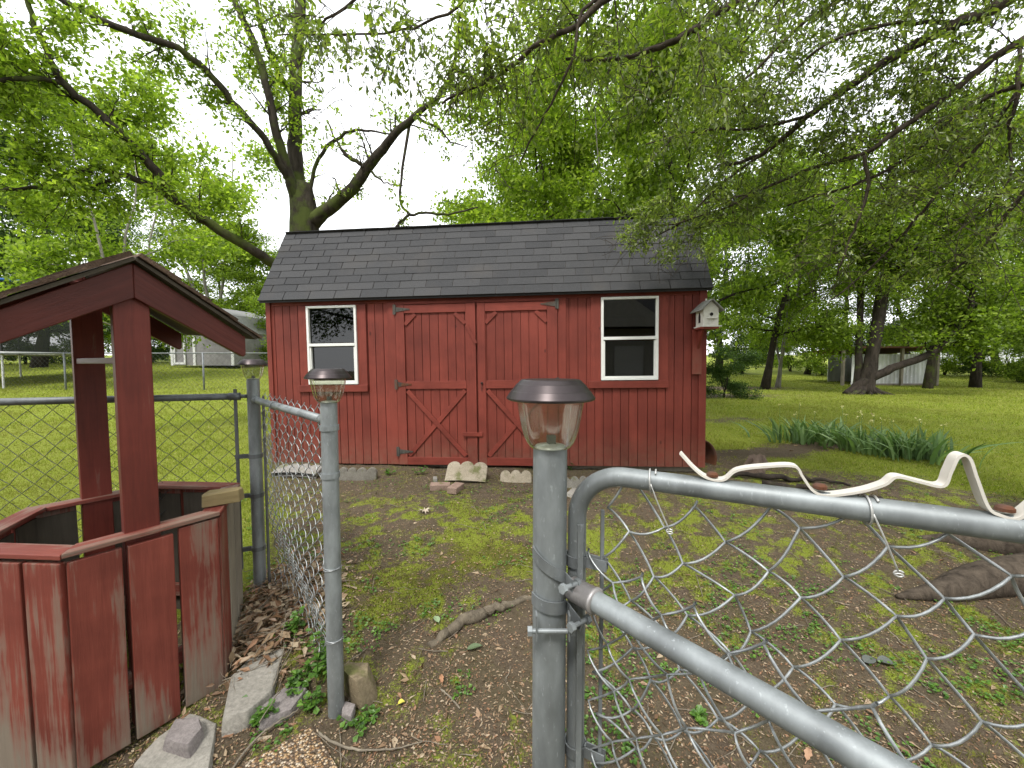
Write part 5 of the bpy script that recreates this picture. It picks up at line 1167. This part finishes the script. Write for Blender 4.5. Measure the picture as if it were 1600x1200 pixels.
    for i, q in enumerate(L):
        p_, rr = limb(q, 5, .004, 70+i); tb.tube(p_, rr, 9)
        if i in (0, 1, 5, 16): tb.tube(catmull([j, (j+p_[0])/2+[0, 0, .1], p_[0]], 5), np.linspace(.12, rr[0], 11), 9)
        if i in (2, 3, 4, 12): tb.tube(catmull([j2, (j2+p_[0])/2+[0, 0, .2], p_[0]], 5), np.linspace(.10, rr[0], 11), 9)
        n = {0: 20, 1: 20, 2: 15, 3: 16, 4: 8, 13: 12, 14: 10}.get(i, 13)
        grow(r, tb, p_, np.minimum(rr*.42, .008), n, .66, -.02, 2, 4, .1, tips, .22, 1., .6)
    P_ = np.array(tips); e = P_[:, 5]-[0, 0, CAMZ]; dz = e@FW; px = 800+600*e[:, 0]/dz; py = 600-600*(e@UP)/dz
    lim = np.interp(px, [380, 560, 700, 760, 900, 980, 1100, 1250, 1600], [120, 150, 215, 230, 250, 405, 420, 430, 470])
    dens = np.interp(px, [380, 500, 700, 760, 1000, 1100, 1600], [.7, .8, .6, .6, .65, 1, 1])
    dens = dens*np.interp(py, [0, 140, 260, 460], [1.4, 1.2, .50, .38]); dens = np.where((px > 950)*(px < 1110)*(py > 300), .95, dens); ok = (py < lim)*(r.rand(len(px)) < dens)*(px > 360)*(dz > .9); P_ = P_[ok]
    up = []
    for k in range(900):                       # unseen upper crown above the frame, added to shade the yard
        a = r.normal(0, 1, 3); a /= np.linalg.norm(a); q = np.array([5.0, 4.2, 8.0])+a*np.array([4.6, 4.2, 2.0])*r.rand()**.4; d = q-[0, 0, CAMZ]; zz = d@FW
        if zz > .3:
            px_, py_ = 800+600*d[0]/zz, 600-600*(d@UP)/zz
            if py_ > -20 and px_ < 1050: continue
        s = np.linspace(0, 1, 6)[:, None]; dr = unit(r.normal(0, 1, 3)*[1, 1, .3]); up.append(q+dr*.7*(s-.5))
    for q in up[::9]: tb.tube(np.array([[C_[0]+.05, C_[1], gz0+5.5], ([C_[0], C_[1], gz0+6.3]+q[0])/2+[0, 0, .2], q[0], q[5]]), [.05, .03, .014, .006], 5)
    for q in up: tb.tube(q, [.010, .009, .008, .006, .004, .003], 4)
    leaves_on(r, lf, up, 42, .085, .5, 4, .16)
    leaves_on(r, lf, list(P_), 30, .042, .38, 6, .034, .3)
    root = empty('oak_tree', 'leafy oak whose trunk root flares at the right edge and limbs hang over the yard', 'tree', (C_[0], C_[1], gz0)); B = Matrix.Translation(-Vector(root.location))
    for mb, n_, m_, sm in ((tb, 'trunk', 'bark_near', True), (lf, 'crown', 'lf_near', False)):
        o = mb.build(n_, M[m_], root, smooth=sm); o.matrix_basis = B
near_oak()

# ------------------------------------------------------------------ far structures
def white_shed():
    D = 19.2; x0 = (1308-800)/600*D; x1 = (1452-800)/600*D; z0 = CAMZ-(602-568.6)*D/600; W = x1-x0; H = 1.55
    root = empty('metal_shed', 'low white metal shed with rusty open front roof behind the leaning tree', 'shed', (x0, D, z0))
    wm = metal_mat('white_sheet_metal', (.55, .56, .56), .5, .1, 2, .0)
    mb = MB(); k = 60; t = np.linspace(W*.15, W, k); v = []
    for i, x in enumerate(t): yy = .02 if i % 3 else -.02; v += [(x, yy, .02), (x, yy, H)]
    i = np.arange(k-1)*2; mb.add(v, np.stack([i, i+2, i+3, i+1], 1)); mb.add([(W, 0, 0), (W, 2.2, 0), (W, 2.2, H), (W, 0, H)], [[0, 1, 2, 3]]); mb.box((W*.64, 2.2, H/2), (W*.7, .03, H)); mb.build('wall', wm, root)
    mb = MB(); mb.beam((W/2, -.45, H+.36), (W/2, 2.5, H+.05), W+.5, .035, (0, 0, 1)); mb.box((W/2, -.44, H+.33), (W+.5, .03, .08)); mb.build('roof', M['rust'], root)
    for x in (.02, W*.63, W+.05):
        mb = MB(); mb.box((x, -.3, (H+.3)/2-.1), (.11, .11, H+.45)); mb.build('post', M['grey_wood'], root)
    mb = MB(); mb.box((W*.6, -.03, .03), (W*.8, .04, .12)); mb.build('sill_board', M['grey_wood'], root)
white_shed()
def grey_shed():
    D = 19.; z0 = CAMZ-(571-568.6)*D/600; x0 = (270-800)/600*D
    root = empty('gambrel_shed', 'grey neighbouring shed with white trim and barn roof beyond the far fence', 'shed', (x0, D, z0), (0, 0, R(-12)))
    gm = wood_mat('grey_siding', (.17, .16, .165), (.24, .23, .235)); tm = plain('white_trim', (.6, .6, .6), .6)
    W, H, Dp = 3.7, 1.55, 2.6
    mb = MB(); pr = [(0, 0), (W, 0), (W, H), (W*.84, H+.85), (W/2, H+1.3), (W*.16, H+.85), (0, H)]; n = len(pr); v = [(x, 0, z) for x, z in pr]+[(x, Dp, z) for x, z in pr]
    mb.addn(v, [list(range(n)), list(range(n, 2*n))[::-1], [0, n, n+1, 1], [1, n+1, n+2, 2], [0, 6, n+6, n]]); mb.build('wall', gm, root)
    mb = MB()
    for a, b in zip(pr[2:], pr[3:]+[pr[0]]):
        if a == (0, H): break
        A = np.array([a[0], Dp/2, a[1]]); B = np.array([b[0], Dp/2, b[1]]); nn = np.array([-(b[1]-a[1]), 0, b[0]-a[0]]); nn = nn if nn@(np.array([(a[0]+b[0])/2-W/2, 0, (a[1]+b[1])/2-H])) > 0 else -nn; nn = nn/np.linalg.norm(nn)
        mb.beam(A+nn*.03, B+nn*.03, Dp+.3, .04, nn)
    mb.build('roof', plain('light_roof', (.22, .22, .22), .8), root)
    mb = MB()
    for a, b in zip(pr[2:6], pr[3:7]): mb.beam((a[0], -.03, a[1]), (b[0], -.03, b[1]), .12, .04, (0, -1, 0))
    for x in (.05, 1.42, W-.05): mb.box((x, -.03, H/2), (.14, .04, H))
    mb.build('trim', tm, root)
    mb = MB()
    for x in (.22, .85): mb.box((x, -.045, .75), (.1, .04, 1.3))
    mb.box((.53, -.046, 1.4), (.74, .04, .1)); mb.box((.53, -.046, .1), (.74, .04, .1)); mb.build('door', tm, root)
grey_shed()
def trampoline():
    D = 14.; cx = (20-800)/600*D; z0 = g(cx, D); root = empty('trampoline', 'large trampoline with dark safety net and blue top ring beyond the fence', 'trampoline', (cx, D, z0))
    Rr = 2.2; th = np.linspace(0, 2*math.pi, 49); zt = CAMZ-(553-568.6)*D/600-z0; zn = CAMZ-(451-568.6)*D/600-z0
    blk = plain('black_mat', (.02, .02, .02), .7); blue = plain('blue_foam', (.02, .10, .35), .6); wh = plain('pale_steel_legs', (.5, .5, .5), .4, .4)
    ring = lambda r_, z: np.stack([r_*np.cos(th), r_*np.sin(th), np.full(49, z)], 1)
    MB().tube(ring(Rr, zt), .04, 8, False, (0, 0, 1)).build('frame', wh, root, smooth=True)
    mb = MB(); mb.lathe([(0, zt+.02), (Rr-.05, zt+.02), (Rr-.05, zt+.05), (0, zt+.05)], 48); mb.build('mat', blk, root)
    MB().tube(ring(Rr-.1, zn), .05, 8, False, (0, 0, 1)).build('top_ring', blue, root, smooth=True)
    m = bpy.data.materials.new('safety_net'); m.use_nodes = True; n = m.node_tree; b = n.nodes['Principled BSDF']; b.inputs['Base Color'].default_value = (.02, .025, .02, 1); b.inputs['Alpha'].default_value = .55
    mb = MB(); mb.lathe([(Rr-.1, zt+.05), (Rr-.1, zn)], 48); mb.build('safety_net', m, root)
    for k in range(6):
        a = k*math.pi/3+.3; x, y = (Rr-.05)*math.cos(a), (Rr-.05)*math.sin(a)
        MB().tube([(x, y, zt), (x, y, zn)], .025, 8).build('pole', blk, root); MB().tube([(x*.97, y*.97, zt), (x, y, .3), (x*1.02, y*1.02, -.25)], .03, 8).build('leg', wh, root)
trampoline()
def far_fence():
    D = 12.2; x0, x1 = -17., -5.2; z0 = g(-9, D)-.05; root = empty('chain_link_fence', 'distant low chain link fence crossing the left lawn', 'fence', (x0, D, z0))
    H = CAMZ-(552-568.6)*D/600-z0; 
    MB().tube([(0, 0, H), (x1-x0, 0, H)], .02, 8).build('top_rail', M['galv_dark'], root, smooth=True)
    for k in range(6):
        x = .6+k*2.2; MB().tube([(x, 0, -.3), (x, 0, H+.03)], .026, 8).build('post', M['galv_dark'], root, smooth=True)
    mb = MB(); fm = lambda u, v, w_: np.stack([u, w_, v], -1); chain(mb, x1-x0, H, .15, .003, fm, (0, 1., 0), 3, .003, 5, .0, 1); mb.build('chain_link_mesh', M['wire_dark'], root)
far_fence()
def far_house():
    D = 42; x = (1500-800)/600*D; z0 = g(x, D); root = empty('house', 'pale distant building glimpsed through the trees at right', 'building', (x, D, z0), (0, 0, R(8)))
    wm = plain('pale_siding', (.55, .56, .58), .7); mb = MB(); mb.box((3, 3, 1.7), (14, 6, 3.4)); mb.build('wall', wm, root)
    mb = MB(); v = [(-4.4, -.4, 3.35), (10.4, -.4, 3.35), (10.4, 6.4, 3.35), (-4.4, 6.4, 3.35), (-4.4, 3, 5.2), (10.4, 3, 5.2)]; mb.addn(v, [[0, 1, 5, 4], [2, 3, 4, 5], [0, 4, 3], [1, 2, 5], [3, 2, 1, 0]]); mb.build('roof', plain('pale_roof', (.35, .35, .36), .8), root)
    for k in range(4):
        mb = MB(); mb.box((-2+k*3.2, -.03, 1.9), (1, .06, 1.2)); mb.build('window', M['black'], root)
far_house()

def rear_house():
    """the house behind the viewpoint, mirrored in the shed windows"""
    root = empty('house', 'pale sided house behind the viewpoint, mirrored in the right shed window', 'house', (1.5, -5.2, 0), (0, 0, R(-4)))
    wm = plain('cream_siding', (.5, .48, .43), .7); mb = MB(); W, D, H = 12., 8., 2.7; pr = [(-W/2, 0), (W/2, 0), (W/2, H), (-W/2, H)]
    for k in range(18): mb.box((0, -.01*(k % 2)*0-.006, .075+.15*k), (W, .014, .142))
    mb.box((0, -D/2, H/2), (W-.02, D-.06, H)); mb.build('wall', wm, root)
    mb = MB(); v = [(-W/2-.4, .4, H-.05), (W/2+.4, .4, H-.05), (W/2+.4, -D-.4, H-.05), (-W/2-.4, -D-.4, H-.05), (-W/2-.4, -D/2, H+2.2), (W/2+.4, -D/2, H+2.2)]
    mb.addn(v, [[0, 1, 5, 4][::-1], [2, 3, 4, 5][::-1], [0, 4, 3][::-1], [1, 2, 5][::-1], [3, 2, 1, 0][::-1]]); mb.build('roof', M['shingle'], root)
    mb = MB(); v = [(-2, .45, H-.04), (2, .45, H-.04), (0, .45, H+1.5), (0, -3, H+1.5)]; mb.addn([(-2.2, .45, H-.02), (2.2, .45, H-.02), (0, .45, H+1.6), (-2.2, -1.2, H-.02), (2.2, -1.2, H-.02), (0, -3.2, H+1.6)], [[0, 1, 2], [0, 2, 5, 3], [1, 4, 5, 2]]); mb.build('gable', wm, root)
    for x in (-3.6, -1.2, 3.0):
        mb = MB(); mb.box((x, .02, 1.5), (.95, .05, 1.3)); o = mb.build('window', M['white_frame'], root); mb = MB(); mb.box((x, .05, 1.5), (.82, .01, 1.17)); mb.build('pane', M['black'], o)
    mb = MB(); mb.box((.9, .03, 1.03), (.95, .06, 2.05)); mb.build('door', M['white_frame'], root)
rear_house()
def rear_tree(key, x, y, s, rot, label):
    o = T(key, 800, 1., s, rot, label, base=g(x, y)); o.location = (x, y, g(x, y))
rear_tree('c', -8.5, -7., 1.0, .5, 'unseen dark tree added behind the viewpoint left of the house'); rear_tree('a', 9.5, -5., 1.0, 1.5, 'unseen tree added behind the viewpoint right of the house'); rear_tree('c', 3., -17., 1.1, 2.5, 'unseen tall tree added behind the roof of the rear house')  # unseen trees, added for the shed windows to mirror

def leaf_thing(px, py, L, wd, c, label, rz, seed, green=False):
    x, y = gp(px, py); r = rs(seed); n = 9; t = np.linspace(0, 1, n); hw = wd/2*np.sin(t**.8*math.pi)**.8*(1+.25*np.sin(t*19)*(0 if green else 1)); z = .006+.008*np.sin(t*3.1)
    v = np.vstack([np.stack([t*L-L/2, hw, z+.004], 1), np.stack([t*L-L/2, 0*t, z], 1), np.stack([t*L-L/2, -hw, z+.005], 1)]); i = np.arange(n-1)
    mb = MB(); mb.add(v, np.vstack([np.stack([i, i+n, i+n+1, i+1], 1), np.stack([i+n, i+2*n, i+2*n+1, i+n+1], 1)])); mb.tube([(-L/2, 0, z[0]), (-L*.72, .002, .004)], .0008, 5)
    o = mb.build('fallen_leaf', plain('fallen_leaf', c, .7)); q = o.modifiers.new('s', 'SOLIDIFY'); q.thickness = .0008; o.location = (x, y, g(x, y)+.004); o.rotation_euler = (r.uniform(-.1, .1), r.uniform(-.1, .1), rz); tag(o, label, 'leaf')
leaf_thing(627, 1101, .028, .022, (.55, .50, .08), 'small yellow leaf on bare soil right of the middle post', .4, 1, True)
leaf_thing(742, 1013, .075, .035, (.10, .14, .07), 'dull green oval leaf lying below the bleached root', .2, 2, True)
leaf_thing(682, 968, .06, .03, (.22, .30, .16), 'pale green leaf lying just above the bleached root', 2.2, 3, True)
leaf_thing(425, 1003, .10, .055, (.24, .10, .045), 'large rust brown dead leaf on the drift behind the broken slab', .5, 4)
leaf_thing(690, 1062, .05, .018, (.38, .20, .11), 'reddish dead leaf on the soil below the root left of the gate post', 1.9, 5)
leaf_thing(1358, 1036, .07, .045, (.09, .10, .09), 'dark grey green leaf on bare soil behind the gate mesh', .3, 6, True)
leaf_thing(1382, 1040, .06, .045, (.09, .10, .09), 'second dark leaf right beside the dark grey green one', 2.9, 7, True)
leaf_thing(1262, 1180, .07, .022, (.40, .24, .15), 'tan dead leaf low in the frame under the gate rail', .8, 8)
